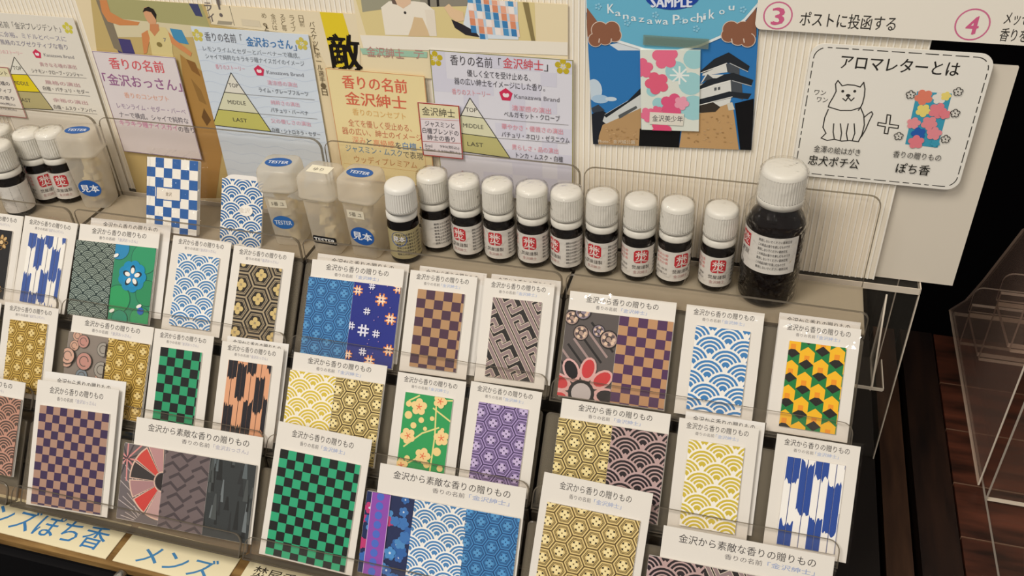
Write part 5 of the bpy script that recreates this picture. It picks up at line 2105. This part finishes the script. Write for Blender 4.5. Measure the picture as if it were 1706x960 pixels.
shelf_label(-0.588, -0.4345, 0.3325, 0.3655, -0.6, [('メンズぽち香', 0.10, 0.93, 0.46, 0.021, '#3f7fb8', 0.008)], 'cream label with six blue handwritten characters, cut by the frame edge')
shelf_label(-0.4285, -0.335, 0.3310, 0.3640, -1.2, [('メンズ', 0.18, 0.86, 0.36, 0.018, '#4a86b6', 0.008)], 'cream label with three blue handwritten characters, by the metal knob')
shelf_label(-0.3265, -0.228, 0.3285, 0.3615, -1.0, [('焚屋香', 0.07, 0.42, 0.62, 0.010, '#3b362e', 0.004), ('の贈りもの', 0.44, 0.9, 0.62, 0.010, '#3b362e', 0.004)], 'cream label with black writing below the large green checked card')


# ------------------------------------------------------------------ empty clear stand on the planks
clear('stand_side', '#f8f0ec', 1.35, 0.10, '#d8b8a8', 0.08)


def clear_stand():
    x0, x1 = 0.208, 0.42
    t = empty('acrylic_stand', Matrix.Translation(((x0 + x1) / 2, 0.65, Z_DECK)), 'empty clear acrylic step stand on the dark planks', 'stand')
    zb = Z_DECK
    T = 0.0042
    fr = frame((x0, 0, 0), (0, 1, 0), (0, 0, 1), (1, 0, 0))

    def bar(p, q, nm, lip=False):
        """a sheet running the stand's width, seen edge-on from p to q in (y, z)"""
        p, q = Vector(p), Vector(q)
        d = (q - p).normalized()
        n = Vector((-d.y, d.x)) * T
        b = MB()
        out = [p, q, q + n, p + n]
        if (q.x - p.x) * n.y - (q.y - p.y) * n.x < 0:
            out = out[::-1]
        L = x1 - x0
        lo = [(a.x, a.y, 0) for a in out]
        hi = [(a.x, a.y, L) for a in out]
        b.face(lo[::-1], 'acrylic_edge_bright')
        b.face(hi, 'acrylic_edge_bright')
        for i in range(4):
            j = (i + 1) % 4
            b.face([lo[i], lo[j], hi[j], hi[i]], 'acrylic' if i % 2 == 0 else 'acrylic_edge_bright')
        b.build(nm, t, fr)
    bar((0.44, zb), (0.81, zb), 'base_sheet')
    steps = [(0.762, 0.835), (0.695, 0.897), (0.631, 0.965), (0.57, 1.03)]
    prev = zb + T
    for k, (y, zt) in enumerate(steps):
        bar((y, prev + (0 if k == 0 else -0.0)), (y, zt), 'riser_sheet')
        if k < len(steps) - 1:
            bar((steps[k + 1][0] + T, zt - 0.012), (y - 0.0002, zt - 0.012 - 0.003), 'tread_sheet')
        prev = zt - 0.010
    bar((0.5645, zb + T), (0.5645, 1.03), 'front_sheet')
    b = MB()
    side = [(0.575, zb + 0.0045), (0.812, zb + 0.0045), (0.790, 0.812), (0.768, 0.834), (0.735, 0.880), (0.678, 0.968), (0.600, 1.035), (0.575, 1.035)]
    b.plate(side, -0.0022, -0.0002, 'stand_side', 'acrylic_edge_bright', 0.0016)
    b.build('side_panel', t, frame((x0 - 0.003, 0, 0), (0, 1, 0), (0, 0, 1), (1, 0, 0)))
    # rounded stops along the outer edge of each step
    for y, zt in steps[:3]:
        b = MB()
        b.plate(rrect(x0, zt - 0.012, x1, zt + 0.016, 0.008, 5, (0, 0, 1, 1)), 0, 0.002, 'acrylic', 'acrylic_edge_bright')
        b.build('stop_lip', t, frame((0, y + 0.0052, 0), (1, 0, 0), (0, 0, 1), (0, -1, 0)))


clear_stand()
